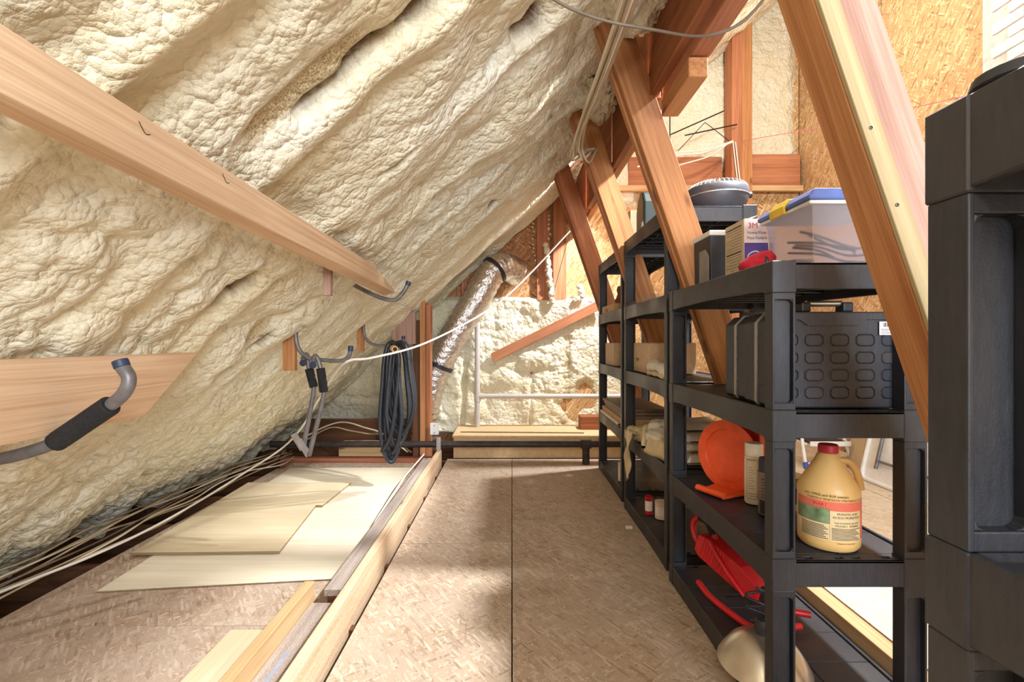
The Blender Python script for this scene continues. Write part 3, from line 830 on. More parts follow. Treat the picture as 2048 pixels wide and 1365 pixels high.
def shelf_unit(x, y, n, label):
    u = thing('shelf_unit', (x, y, 0), label, 'shelf unit', 'black resin shelf units')
    for i in range(n):
        o = bpy.data.objects.new('shelf', SHELF); COL.objects.link(o); o.location = (x, y, LEVEL[i]); attach(o, u)
        b = o.modifiers.new('bevel', 'BEVEL'); b.width = 0.002; b.segments = 1; b.limit_method = 'ANGLE'
        if i == 0: continue
        z0 = LEVEL[i-1]+0.004; h = round(LEVEL[i]-RH-0.004-z0, 4)
        if h not in _post_me: _post_me[h] = post_mesh(h)
        for px in (0, SW-PW):
            for py in (0, SLN-PD):
                p = bpy.data.objects.new('post', _post_me[h]); COL.objects.link(p); p.location = (x+px, y+py, z0); attach(p, u)
                b = p.modifiers.new('bevel', 'BEVEL'); b.width = 0.0025; b.segments = 2; b.limit_method = 'ANGLE'
    return u
U3 = (0.757, 1.423); U2 = (0.775, 2.452); U1 = (0.785, 3.500); U4 = (0.432, -0.423)
shelf_unit(*U1, 5, 'farthest black resin shelf unit, five tiers, nearest the gable')
shelf_unit(*U2, 5, 'middle black resin shelf unit, five tiers, with the round fan on top')
shelf_unit(*U3, 4, 'near black resin shelf unit holding the tote, tool cases and jug')
shelf_unit(*U4, 4, 'closest black resin shelf unit filling the right edge of the view')

def rb(name, a, b, mat, parent, bevel=0.004, rz=0, c=None):
    m_ = MB(); a = Vector(a); b = Vector(b); cc = (a+b)/2
    Mx = Matrix.Translation(cc) @ Matrix.Rotation(rz, 4, 'Z') @ Matrix.Translation(-cc) if rz else None
    m_.box(a, b, Mx); return m_.build(name, M[mat] if isinstance(mat, str) else mat, parent, bevel=bevel)
def flat_text(s, size, origin, xdir, zdir, mat, parent, name='lettering', align='LEFT', sx=1.0):
    vs, fs = text_mesh(s, size, 0.0, align); X_ = Vector(xdir).normalized(); Z_ = Vector(zdir).normalized(); O = Vector(origin)
    m_ = MB(); m_.add([O + X_*v.x*sx + Z_*v.y for v in vs], fs)
    return m_.build(name, M[mat], parent, recalc=False)
def cyl_text(s, size, c, r, ang, z, mat, parent, name='lettering', align='LEFT', sx=1.0):
    """text wrapped on a vertical cylinder, reading left to right for a viewer at -Y; ang 0 faces -Y, + to the right"""
    vs, fs = text_mesh(s, size, 0.0, align); m_ = MB()
    q = []
    for v in vs:
        a = ang + v.x*sx/r; q.append(Vector((c[0] + r*math.sin(a), c[1] - r*math.cos(a), z + v.y)))
    m_.add(q, fs); return m_.build(name, M[mat], parent, recalc=False)
def cyl_patch(c, r, a0, a1, z0, z1, mat, parent, name, n=20):
    m_ = MB()
    vs = []
    for z in (z0, z1):
        for k in range(n+1):
            a = a0 + (a1-a0)*k/n; vs.append(Vector((c[0]+r*math.sin(a), c[1]-r*math.cos(a), z)))
    m_.add(vs, [(k, k+1, n+2+k, n+1+k) for k in range(n)])
    return m_.build(name, M[mat], parent, smooth=60, recalc=False)

# ---------------- near unit, top tier: tote, mask box, red pouch, dark case
ZT = 1.380+0.003
TX0, TX1, TY0, TY1, TZ1 = 0.905, 1.185, 1.485, 1.775, 1.600
TO = thing('storage_tote', ((TX0+TX1)/2, (TY0+TY1)/2, ZT), 'frosted clear storage tote with blue lid and yellow latch on the top shelf', 'storage tote')
def taper_box(m_, x0, x1, y0, y1, z0, z1, d, t, inner=True):
    lo = [(x0+d, y0+d), (x1-d, y0+d), (x1-d, y1-d), (x0+d, y1-d)]; hi = [(x0, y0), (x1, y0), (x1, y1), (x0, y1)]
    vs = [(*p, z0) for p in lo] + [(*p, z1) for p in hi]
    fs = [(3,2,1,0), (0,1,5,4), (1,2,6,5), (2,3,7,6), (3,0,4,7)]
    k = 8
    lo2 = [(x0+d+t, y0+d+t), (x1-d-t, y0+d+t), (x1-d-t, y1-d-t), (x0+d+t, y1-d-t)]; hi2 = [(x0+t, y0+t), (x1-t, y0+t), (x1-t, y1-t), (x0+t, y1-t)]
    vs += [(*p, z0+t) for p in lo2] + [(*p, z1) for p in hi2]
    fs += [(8,9,10,11), (8,12,13,9), (9,13,14,10), (10,14,15,11), (11,15,12,8), (4,5,13,12), (5,6,14,13), (6,7,15,14), (7,4,12,15)]
    m_.add(vs, fs)
m_ = MB(); taper_box(m_, TX0+.008, TX1-.008, TY0+.008, TY1-.008, ZT, TZ1-0.012, 0.014, 0.003)
m_.build('bin', M['frost'], TO, bevel=0.006)
lid = MB(); lid.prism([(TX0-.012, TZ1-.022), (TX0-.012, TZ1-.010), (TX0+.006, TZ1+.012), (TX1-.006, TZ1+.012), (TX1+.012, TZ1-.010), (TX1+.012, TZ1-.022)], 'y', TY0-.012, TY1+.012)
lo_ = lid.build('lid', M['bluelid'], TO, bevel=0.006)
rb('lid_rim', (TX0-.006, TY0-.006, TZ1-.034), (TX1+.006, TY1+.006, TZ1-.0225), 'whitep', TO, 0.004)
la = MB(); la.prism([(TX0-.016, TZ1-.034), (TX0-.020, TZ1-.01), (TX0-.004, TZ1+.014), (TX0+.03, TZ1+.016), (TX0+.03, TZ1+.013), (TX0-.013, TZ1-.014), (TX0-.008, TZ1-.034)], 'y', 1.60, 1.69)
la.build('latch', M['yellow'], TO, bevel=0.003)
CT = thing('tote_cables', (1.0, 1.6, ZT+.006), 'dark cables tangled inside the frosted tote', 'cable')
rc = random.Random(4)
for k in range(6):
    z = ZT + 0.02 + 0.012*k; m_ = MB()
    m_.tube([(0.945+rc.uniform(0,.03), 1.70-rc.uniform(0,.12), z+.05), (1.0, 1.60, z+.03), (1.08, 1.58+rc.uniform(-.04,.04), z), (1.15, 1.60+rc.uniform(-.06,.06), z)], 0.004, 6)
    m_.build('cable', M['blackflat'], CT, smooth=60)
rb('cable_wrap', (0.935, 1.63, ZT+.0065), (1.0, 1.73, ZT+.04), 'panel_grey', CT)

MX0, MY0 = 0.893, 1.885
MK = thing('mask_carton', (0.95, 1.96, ZT), 'white and purple respirator carton with beige side panel on the top shelf', 'carton')
mz = ZT+0.238
BD_ = rb('body', (MX0, MY0, ZT), (MX0+.115, MY0+.165, mz), 'boxwhite', MK, 0.001)
SP_ = rb('side_panel', (MX0-.0012, MY0+.001, ZT+.002), (MX0-.0002, MY0+.164, mz-.002), 'boxbeige', MK, 0)
PP_ = rb('purple_panel', (MX0+.001, MY0-.0012, ZT+.002), (MX0+.113, MY0-.0002, ZT+.145), 'purple', MK, 0)
fl = MB(); fl.add([(MX0, MY0+.002, mz), (MX0, MY0+.163, mz), (MX0+.055, MY0+.163, mz+.014), (MX0+.055, MY0+.002, mz+.014)], [(0,1,2,3)]); fl.build('top_flap', M['boxbeige'], MK)
ed = (1, 0, 0), (0, 0, 1)
flat_text('3M', 0.030, (MX0+.014, MY0-.0014, mz-.027), *ed, 'inkred', BD_, sx=1.0)
flat_text('Nueva Pieza facial', 0.0150, (MX0+.011, MY0-.0014, mz-.054), *ed, 'inkgrey', BD_)
flat_text('Peça Facial Inteira', 0.0150, (MX0+.011, MY0-.0014, mz-.074), *ed, 'ink', BD_)
el = MB(); P_ = [(MX0+.035+.022*math.cos(a)*.98, MY0-.0018, ZT+.098+.013*math.sin(a)+.006*math.cos(a)) for a in [k*math.pi/10 for k in range(20)]]
el.tube(P_, 0.0022, 5, sub=1, closed=True, smooth=False); el.build('ring_print', M['boxwhite'], PP_)
for k in range(19):
    z = mz - .02 - k*0.0112
    if k in (0, 9): rb('print_bar', (MX0-.0018, MY0+.02, z-.003), (MX0-.0013, MY0+.15, z+.002), 'ink', SP_, 0)
    else: rb('print_line', (MX0-.0018, MY0+.02+(.06 if k > 14 else 0), z-.0008), (MX0-.0013, MY0+(.15 if k % 3 else .11), z+.0008), 'inkgrey', SP_, 0)

PH = thing('red_pouch', (0.845, 1.70, ZT), 'small red fabric pouch with black strap in front of the carton', 'pouch')
n_ = 28
U_, V_ = np.meshgrid(np.linspace(0, 2*math.pi, n_+1), np.linspace(0, math.pi, n_//2+1), indexing='ij')
d_ = np.stack([np.cos(U_)*np.sin(V_), np.sin(U_)*np.sin(V_), np.cos(V_)], -1)
d_ = np.sign(d_)*np.abs(d_)**0.75
hh = 1 + 0.16*(fbm(d_[..., 0]*3+9, d_[..., 2]*3+d_[..., 1]*2+9, 3, 3)-0.5)
R_ = np.array(Matrix.Rotation(math.radians(24), 3, 'Y').inverted())
P_ = (d_*hh[..., None]*np.array([0.060, 0.045, 0.029])) @ R_.T
P_[..., 2] -= P_[..., 2].min()
grid_object('pouch_body', P_ + np.array([0.850, 1.70, ZT]), M['redfab'], PH)
sm = MB(); sm.tube([(0.862, 1.70-.044*math.cos(a), ZT+.036+.0315*math.sin(a)) for a in [k*math.pi/8 for k in range(16)]], 0.006, 6, sub=2, closed=True); sm.build('strap', M['blackflat'], PH, smooth=50)

DC = thing('dark_case', (0.86, 2.17, ZT), 'tall dark grey container with pale lid behind the respirator carton', 'container')
m_ = MB(); taper_box(m_, 0.842, 0.96, 2.08, 2.27, ZT, ZT+.215, 0.004, 0.004); m_.build('body', M['blackflat'], DC, bevel=0.006)
rb('lid', (0.836, 2.074, ZT+.2155), (0.966, 2.276, ZT+.238), 'whitep', DC, 0.005)
m_ = MB(); m_.prism([(2.09, ZT+.02), (2.09, ZT+.13), (2.13, ZT+.165), (2.20, ZT+.165), (2.20, ZT+.02)], 'x', 0.8405, 0.8415); m_.build('side_window', M['rim'], DC)

# ---------------- near unit, second tier: two tool cases on edge
ZS = 0.945+0.003
def tool_case(y0, y1, x0, x1, z1, label, grid=False):
    t_ = thing('tool_case', ((x0+x1)/2, (y0+y1)/2, ZS), label, 'tool case', 'tool cases')
    ym = (y0+y1)/2
    b_ = MB()
    for ya, yb in ((y0, ym-.006), (ym+.006, y1)):
        b_.prism([(x0+.01, ZS), (x1-.01, ZS), (x1, ZS+.012), (x1, z1-.03), (x1-.03, z1), (x0+.03, z1), (x0, z1-.03), (x0, ZS+.012)], 'y', ya, yb)
    b_.build('shell', M['navy'], t_, bevel=0.005)
    r_ = MB(); r_.prism([(x0+.004, ZS+.001), (x1-.004, ZS+.001), (x1+.004, ZS+.012), (x1+.004, z1-.03), (x1-.028, z1+.003), (x0+.028, z1+.003), (x0-.004, z1-.03), (x0-.004, ZS+.012)], 'y', ym-.0058, ym+.0058)
    r_.build('rim', M['rim'], t_, bevel=0.002)
    for k in range(3):
        zz = ZS + .06 + k*.075
        rb('side_rib', (x0-.002, y0+.01, zz), (x0+.004, ym-.01, zz+.006), 'navy', t_, 0.001)
    return t_
TCB = tool_case(1.645, 1.815, 0.790, 1.165, 1.236, 'slim tool case standing second from the front on the shelf')
TCA = tool_case(1.470, 1.628, 0.772, 1.172, 1.238, 'front tool case with octagon pattern, barcode sticker and aluminium handle')
for i in range(5):
    for j in range(4):
        cx = 0.800 + i*0.0765 + .03; cz = ZS + .047 + j*0.0525; a, b_, c_ = 0.029, 0.0185, 0.009
        oc = [(-a, -b_+c_), (-a+c_, -b_), (a-c_, -b_), (a, -b_+c_), (a, b_-c_), (a-c_, b_), (-a+c_, b_), (-a, b_-c_)]
        m_ = MB()
        out = [Vector((cx+p[0], 1.4695, cz+p[1])) for p in oc]; inn = [Vector((cx+p[0]*.91, 1.4662, cz+p[1]*.88)) for p in oc]
        inn2 = [Vector((cx+p[0]*.84, 1.4692, cz+p[1]*.80)) for p in oc]
        m_.add(out+inn+inn2, [(k, (k+1) % 8, 8+(k+1) % 8, 8+k) for k in range(8)] + [(8+k, 8+(k+1) % 8, 16+(k+1) % 8, 16+k) for k in range(8)] + [tuple(range(16, 24))])
        m_.build('octagon_panel', M['navy'], TCA)
m_ = MB(); m_.prism([(0.80, 1.234), (0.80, 1.214), (0.86, 1.214), (0.885, 1.196), (1.035, 1.196), (1.06, 1.214), (1.15, 1.214), (1.15, 1.234)], 'y', 1.4655, 1.4695); m_.build('top_plate', M['navy'], TCA, bevel=0.001)
for xa, xb in ((0.905, 0.935), (1.035, 1.068)): rb('handle_bracket', (xa, 1.53, 1.241), (xb, 1.572, 1.272), 'blackflat', TCA, 0.005)
HB_ = MB().tube([(0.930, 1.55, 1.268), (1.040, 1.55, 1.268)], 0.0095, 14).build('handle', M['alu'], TCA, smooth=40)
ST_ = rb('sticker', (1.098, 1.4640, 1.168), (1.140, 1.4655, 1.208), 'boxwhite', TCA, 0)
for k in range(9): rb('barcode_bar', (1.109+k*.0030, 1.4632, 1.192), (1.1098+k*.0030+(.0009 if k % 3 else 0), 1.4639, 1.205), 'ink', ST_, 0)
for k in range(5): rb('print_line', (1.102, 1.4632, 1.172+k*.0034), (1.136-(k % 3)*.006, 1.4639, 1.1732+k*.0034), 'inkgrey', ST_, 0)

# ---------------- near unit, third tier: reel, spray cans, blue tub, acid jug
ZR = 0.512+0.003
RE = thing('cord_reel', (0.95, 2.10, ZR), 'bright orange plastic cord reel with flat foot on the shelf', 'cord reel')
cx, cy, cz, rr = 0.955, 2.10, ZR+.150, 0.148
def disc(y0, y1, r0, nn=48, mat='orange', name='flange', dish=0.0):
    m_ = MB(); prof = [(0, y0), (r0*.72, y0), (r0*.75, y0+dish), (r0, y0+dish), (r0, y1+dish), (r0*.75, y1+dish), (r0*.72, y1), (0, y1)]
    m_.lathe(prof, (0,0,0), nn)
    o = m_.build(name, M[mat], None, (0,0,0), smooth=35); o.matrix_basis = Matrix.Translation((cx, cy, cz)) @ Matrix.Rotation(math.radians(-62), 4, 'Z') @ Matrix.Rotation(math.radians(90), 4, 'X'); attach(o, RE); return o
disc(0.040, 0.046, rr, dish=0.008); disc(-0.046, -0.040, rr*0.97, dish=-0.008); disc(-0.040, 0.040, rr*.40, name='drum')
fm = MB(); fm.prism([(0.0, ZR), (0.0, ZR+.012), (.05, ZR+.010), (.12, ZR+.02), (.20, ZR+.02), (.20, ZR)], 'y', -.07, .07, Matrix.Translation((0.818, 2.02, 0)) @ Matrix.Rotation(math.radians(25), 4, 'Z')); fm.build('foot', M['orange'], RE, bevel=0.003)
Mf = Matrix.Translation((0.818, 2.02, 0)) @ Matrix.Rotation(math.radians(25), 4, 'Z')
MB().tube([Mf @ Vector((0.0, -.07, ZR+.014)), Mf @ Vector((0.0, .07, ZR+.014))], 0.0135, 14).build('foot_roll', M['orange'], RE, smooth=50)
rb('back_plate', (1.005, 1.99, ZR), (1.065, 2.0, ZR+.30), 'orange', RE, 0.004)
m_ = MB(); m_.lathe([(0, 0), (.006, 0), (.006, .002), (0, .002)], (1.035, 1.9885, ZR+.255), 12, Matrix.Rotation(math.radians(90), 4, 'X')); m_.build('keyhole', M['ink'], RE)

def spray_can(x, y, r, h, body, cap, label, ch=0.05, capr=1.0):
    t_ = thing('spray_can', (x, y, ZR), label, 'spray can', 'spray cans on the shelf')
    MB().lathe([(r*.9, 0), (r, .006), (r, h-ch-.014), (r*.93, h-ch-.006), (r*.86, h-ch)], (x, y, ZR), 24).build('can', M[body], t_, smooth=35)
    MB().lathe([(r*.97*capr, h-ch+.0005), (r*.97*capr, h-.008), (r*.9*capr, h), (0, h)], (x, y, ZR), 24).build('cap', M[cap], t_, smooth=35)
    MB().lathe([(r*1.03, h-ch-.006), (r*1.03, h-ch)], (x, y, ZR), 24, caps=False).build('seam_ring', M[body], t_, smooth=35)
    return t_
S1 = spray_can(0.950, 1.925, 0.0345, 0.235, 'canwhite', 'canwhite', 'tall cream aerosol can with thin framed label by the reel')
c1 = (0.950, 1.925)
for z0, z1 in ((.022, .0235), (.042, .0435), (.172, .1735)): cyl_patch(c1, .0348, -1.25, -.12, ZR+z0, ZR+z1, 'ink', S1, 'label_line')
for a in (-1.25, -.12): cyl_patch(c1, .0348, a, a+.03, ZR+.022, ZR+.1735, 'ink', S1, 'label_line', 2)
for k in range(9): cyl_patch(c1, .0348, -1.1, -.35-(k % 3)*.15, ZR+.062+k*.010, ZR+.0634+k*.010, 'inkgrey', S1, 'print_line', 8)
cyl_text('warning', .010, c1, .0349, -.95, ZR+.034, 'ink', S1)
spray_can(0.996, 1.895, 0.030, 0.175, 'lab_cream', 'orange', 'cream trigger can with orange nozzle between two other cans', 0.04, 0.5)
S3 = spray_can(0.940, 1.800, 0.0325, 0.205, 'panel_grey', 'blackflat', 'grey aerosol can with black cap behind the front post')
cyl_patch((0.940, 1.800), .0328, -1.4, 1.4, ZR+.006, ZR+.055, 'ink', S3, 'label_band')
for k in range(7): cyl_patch((0.940, 1.800), .0328, -1.2, -.1-(k % 3)*.2, ZR+.064+k*.011, ZR+.0665+k*.011, 'ink', S3, 'print_line', 8)

TB = thing('powder_tub', (0.960, 1.695, ZR), 'blue tub with orange and white lettering behind the jug', 'tub')
ct = (0.960, 1.695)
MB().lathe([(.055, 0), (.058, .004), (.058, .135), (.054, .14)], (*ct, ZR), 28).build('tub', M['bluecan'], TB, smooth=35)
MB().lathe([(.058, .1405), (.058, .160), (.050, .172), (0, .172)], (*ct, ZR), 28).build('lid', M['alu'], TB, smooth=35)
cyl_patch(ct, .0583, -.6, 1.25, ZR+.066, ZR+.088, 'boxwhite', TB, 'label_band')
cyl_patch(ct, .0583, -.6, 1.25, ZR+.050, ZR+.064, 'lab_green', TB, 'label_band')
cyl_patch(ct, .0584, .2, .75, ZR+.026, ZR+.046, 'orange', TB, 'label_patch')
cyl_text('er', .030, ct, .0586, .22, ZR+.112, 'boxwhite', TB)
cyl_text('ord', .022, ct, .0587, .20, ZR+.094, 'orange', TB)
cyl_text('CTROL', .018, ct, .0587, -.02, ZR+.076, 'ink', TB)
rw = random.Random(2)
CRM = thing('red_crumbs', (0.945, 1.555, ZR), 'crumpled red wrapper lying on the shelf left of the jug', 'wrapper')
m_ = MB()
P_ = [Vector((0.93+.02*i+rw.uniform(-.006,.006), 1.545+.014*j+rw.uniform(-.005,.005), ZR+.002+rw.uniform(0,.016))) for i in range(4) for j in range(3)]
m_.add(P_, [(i*3+j, (i+1)*3+j, (i+1)*3+j+1, i*3+j+1) for i in range(3) for j in range(2)]); o = m_.build('wrapper', M['red'], CRM); so = o.modifiers.new('s', 'SOLIDIFY'); so.thickness = .001

JX, JY, JR = 0.997, 1.545, 0.086
JG = thing('acid_jug', (JX, JY, ZR), 'yellowed plastic acid jug with red cap, side handle and red label', 'jug')
jp = [(JR*.90, 0), (JR*.99, .010), (JR, .025), (JR, .165), (JR*.985, .178), (JR*.93, .190), (JR*.70, .225), (JR*.44, .262), (.031, .278), (.026, .284)]
MB().lathe(jp, (JX, JY, ZR), 40).build('jug_body', M['jug'], JG, smooth=50)
MB().lathe([(.0255, .2845), (.0285, .286), (.0285, .306), (.026, .310), (0, .310)], (JX, JY, ZR), 28).build('cap', M['redcap'], JG, smooth=35)
MB().tube([(JX+.022, JY-.02, ZR+.264), (JX+.046, JY-.03, ZR+.262), (JX+.062, JY-.035, ZR+.238), (JX+.072, JY-.036, ZR+.205), (JX+.079, JY-.034, ZR+.178)], 0.0105, 12).build('handle', M['jug'], JG, smooth=60)
cj = (JX, JY); r1 = JR+.0006
LB_ = cyl_patch(cj, r1, -1.75, 0.95, ZR+.125, ZR+.152, 'lab_red', JG, 'label_band', 30)
cyl_patch(cj, r1, 0.62, 0.90, ZR+.040, ZR+.125, 'lab_red', JG, 'label_stripe', 6)
LF_ = cyl_patch(cj, r1, -0.52, 0.61, ZR+.035, ZR+.125, 'lab_cream', JG, 'label_panel', 16)
cyl_patch(cj, r1, -1.75, -0.53, ZR+.085, ZR+.132, 'lab_green', JG, 'label_picture', 16)
LS_ = cyl_patch(cj, r1, -1.75, -0.53, ZR+.035, ZR+.0845, 'lab_cream', JG, 'label_panel', 16)
r2 = JR+.0012
cyl_text('WART', .0135, cj, r2, -1.05, ZR+.141, 'inkred', LB_)
cyl_text('cars, VANS and SUV owners', .0105, cj, r2, -1.35, ZR+.169, 'ink', JG)
cyl_text('DUEÑOS A VEHICULOS UTILITARIOS Y CONCRETO', .0085, cj, r2, -1.25, ZR+.1575, 'ink', JG)
cyl_text('MURIATIC ACID', .0088, cj, r2, .05, ZR+.117, 'ink', LF_, align='CENTER')
cyl_text('ACIDO MURIATICO', .0096, cj, r2, .05, ZR+.1065, 'ink', LF_, align='CENTER')
cyl_text('FOR EXTERIOR USE ONLY', .0066, cj, r2, .05, ZR+.090, 'ink', LF_, align='CENTER')
cyl_text('PELIGRO  VENENO', .0085, cj, r2, .05, ZR+.0815, 'ink', LF_, align='CENTER')
for k in range(9): cyl_patch(cj, r2, -.47, .55-(k % 4)*.07, ZR+.039+k*.0042, ZR+.0408+k*.0042, 'ink', LF_, 'print_line', 10)
for k in range(9): cyl_patch(cj, r2, -1.5, -.58-(k % 3)*.06, ZR+.039+k*.0048, ZR+.0409+k*.0048, 'ink', LS_, 'print_line', 10)
cyl_text('MURIATIC SOLUTION', .0055, cj, r2, .0, ZR+.029, 'ink', JG, align='CENTER')

# ---------------- near unit, bottom tier: red trimmer and clamp lamp
ZF = 0.078+0.003
TR = thing('red_trimmer', (0.93, 2.02, ZF), 'red electric trimmer body with ribbed housing and black grip on the bottom shelf', 'power tool')
A0 = Vector((0.855, 2.19, ZF+.185)); A1 = Vector((0.985, 1.905, ZF+.085))
Mx, L = frame(A0, A1, (0, 0, 1))
hb = MB(); hb.prism([(0, -.045), (0.03, -.062), (L*.75, -.055), (L, -.03), (L, .030), (L*.7, .050), (0.05, .048), (0, .030)], 'y', -.042, .042, Mx)
hb.build('housing', M['red'], TR, bevel=0.006)
for k in range(9): 
    q = MB(); q.box((0.035+k*.016, -.0445, -.05), (0.041+k*.016, .0445, .046), Mx); q.build('vent_rib', M['red'], TR)
gh = MB(); gh.tube([Mx @ Vector(p) for p in ((0.06, 0, .04), (0.0, 0, .085), (-.05, 0, .075), (-.07, 0, .03), (-.045, 0, -.02), (0.01, 0, -.045))], .013, 10); gh.build('handle_loop', M['red'], TR, smooth=60)
gg = MB(); gg.tube([Mx @ Vector(p) for p in ((0.045, 0, .055), (0.0, 0, .087), (-.045, 0, .079))], .0165, 10); gg.build('grip', M['blacksoft'], TR, smooth=60)
bx_ = MB(); bx_.box((L-.01, -.03, -.02), (L+.05, .03, .035), Mx); bx_.build('nose', M['blackflat'], TR, bevel=.006)
MB().tube([Mx @ Vector((L*.2, -.048, .05)), Mx @ Vector((L*.5, -.05, .0)), Mx @ Vector((L*.85, -.045, -.045))], .008, 8).build('side_lever', M['red'], TR, smooth=60)
MB().tube([(0.925, 1.95, ZF+.06), (0.905, 1.99, ZF+.035), (0.885, 2.03, ZF+.012)], 0.006, 8).build('plug_cord', M['blackflat'], TR, smooth=60)
RF = thing('red_tube_frame', (0.90, 1.84, ZF), 'bent red tubular frame lying on the bottom shelf', 'tube frame')
MB().tube([(0.805, 2.115, ZF+.028), (0.815, 2.02, ZF+.016), (0.845, 1.90, ZF+.014), (0.885, 1.80, ZF+.014), (0.935, 1.77, ZF+.016), (1.00, 1.79, ZF+.02), (1.06, 1.80, ZF+.02)], 0.0125, 12).build('bent_tube', M['red'], RF, smooth=60)
MB().tube([(0.945, 1.97, ZF+.055), (0.985, 1.90, ZF+.05), (1.05, 1.86, ZF+.045), (1.12, 1.84, ZF+.04)], 0.0125, 12).build('upper_tube', M['red'], RF, smooth=60)
LC = thing('clamp_lamp', (0.832, 1.620, ZF), 'aluminium clamp lamp reflector lying face down with coiled black cord', 'lamp')
lc = (0.832, 1.620, ZF)
MB().lathe([(.140, 0.0), (.143, .003), (.140, .008), (.128, .030), (.106, .062), (.075, .088), (.042, .102), (.028, .106)], lc, 48, Matrix.Rotation(math.radians(3), 4, 'X')).build('reflector', M['alu'], LC, smooth=60)
MB().lathe([(.027, .104), (.030, .108), (.029, .140), (.022, .150), (0, .150)], lc, 20).build('socket', M['blackflat'], LC, smooth=40)
co = [(lc[0]-.016+.026*math.cos(a*1.05)+.01*math.sin(a*.37), lc[1]+.016*math.sin(a*.9)+.01, ZF+.115+.0068*a) for a in [k*.45 for k in range(46)]]
MB().tube(co, .0045, 7, sub=2).build('cord', M['blackflat'], LC, smooth=60)

# ------------------------------------------------------------------ middle and far shelf units: what stands on them
FX, FY, FZ = 1.105, 2.640, 1.831
FN = thing('floor_fan', (FX, FY, FZ), 'round dark grey fan lying face up on the middle unit', 'fan')
MB().lathe([(.105, 0), (.120, .004), (.150, .055), (.158, .085), (.158, .125), (.150, .135)], (FX, FY, FZ), 48).build('housing', M['fan_grey'], FN, smooth=40)
MB().lathe([(.1595, .084), (.1615, .087), (.1595, .090)], (FX, FY, FZ), 48, caps=False).build('seam_ring', M['steel_lt'], FN, smooth=60)
MB().lathe([(0, .120), (.146, .120)], (FX, FY, FZ), 36, caps=False).build('inner_disc', M['blackflat'], FN)
for k in range(40):
    a = 2*math.pi*k/40; ca, sa = math.cos(a), math.sin(a)
    MB().tube([(FX+ca*.152, FY+sa*.152, FZ+.130), (FX+ca*.135, FY+sa*.135, FZ+.152), (FX+ca*.09, FY+sa*.09, FZ+.166), (FX+ca*.045, FY+sa*.045, FZ+.170)], .0026, 5, sub=2).build('grille_rib', M['steel_lt'], FN, smooth=60)
MB().lathe([(0, .165), (.046, .166), (.044, .175), (0, .178)], (FX, FY, FZ), 28).build('hub_cap', M['steel_lt'], FN, smooth=40)
MB().lathe([(0, 0), (.017, 0), (.017, .022), (.012, .027), (0, .027)], (FX+.150, FY-.02, FZ+.100), 16, Matrix.Rotation(math.radians(90), 4, 'Y')).build('tilt_knob', M['blackflat'], FN, smooth=40)

GC = thing('green_case', (0.87, 3.05, FZ), 'dark green rounded case standing behind the fan', 'case')
m_ = MB(); m_.prism([(2.98, FZ), (3.16, FZ), (3.16, FZ+.14), (3.12, FZ+.215), (3.06, FZ+.245), (3.01, FZ+.235), (2.975, FZ+.17)], 'x', 0.80, 0.93); m_.build('shell', M['green'], GC, bevel=.012)
rb('white_tag', (0.7985, 2.985, FZ+.01), (0.7998, 3.03, FZ+.05), 'whitep', GC, 0)
def carton(a, b, label, mat='card', rz=0, tape=True, text=None, tz=0.5, name='cardboard_box', grp='cardboard boxes on the shelf units'):
    c = ((a[0]+b[0])/2, (a[1]+b[1])/2, a[2]); t_ = thing(name, c, label, 'box', grp)
    rb('body', a, b, mat, t_, 0.002, rz)
    for s_ in (-1, 1):
        y0 = c[1]+s_*.001; ye = b[1] if s_ > 0 else a[1]
        rb('top_flap', (a[0]+.001, min(y0, ye), b[2]+.0005), (b[0]-.001, max(y0, ye), b[2]+.003), mat, t_, 0, rz)
    if text: flat_text(text[0], text[1], (a[0]-.0012, a[1]+text[2], a[2]+(b[2]-a[2])*tz), (0, -1, 0), (0, 0, 1), 'ink', t_)
    return t_
c_ = carton((0.86, 3.56, FZ), (1.06, 3.92, FZ+.27), 'pale carton with a hand hole on top of the farthest unit', 'card_pale')
rb('hand_hole', (0.8585, 3.70, FZ+.19), (0.8596, 3.78, FZ+.215), 'ink', c_, 0)
carton((0.800, 3.86, 1.384), (1.05, 4.35, 1.445), 'flat brown box with dark handwriting on the farthest unit', 'card', text=('Kings', .055, .34))
bw = thing('wooden_jar', (0.91, 4.12, 1.4485), 'small turned dark wooden jar on the flat brown box', 'jar')
MB().lathe([(.03, 0), (.045, .01), (.045, .05), (.03, .07), (.022, .10), (.03, .13), (.022, .16), (0, .165)], (0.91, 4.12, 1.4485), 20).build('body', M['fir_dark'], bw, smooth=50)
MB().lathe([(.05, -.0), (.052, .008), (.05, .012)], (0.91, 4.12, 1.4482), 20).build('foot_ring', M['fir_red'], bw, smooth=50)
ct_ = carton((0.82, 3.95, 0.949), (1.05, 4.30, 1.13), 'tan open carton on the third tier of the farthest unit', 'card_pale')
carton((0.83, 2.98, 0.949), (1.12, 3.34, 1.135), 'pale carton behind the white cloth roll', 'card_pale', text=('Fragile', .03, .30), tz=.45)
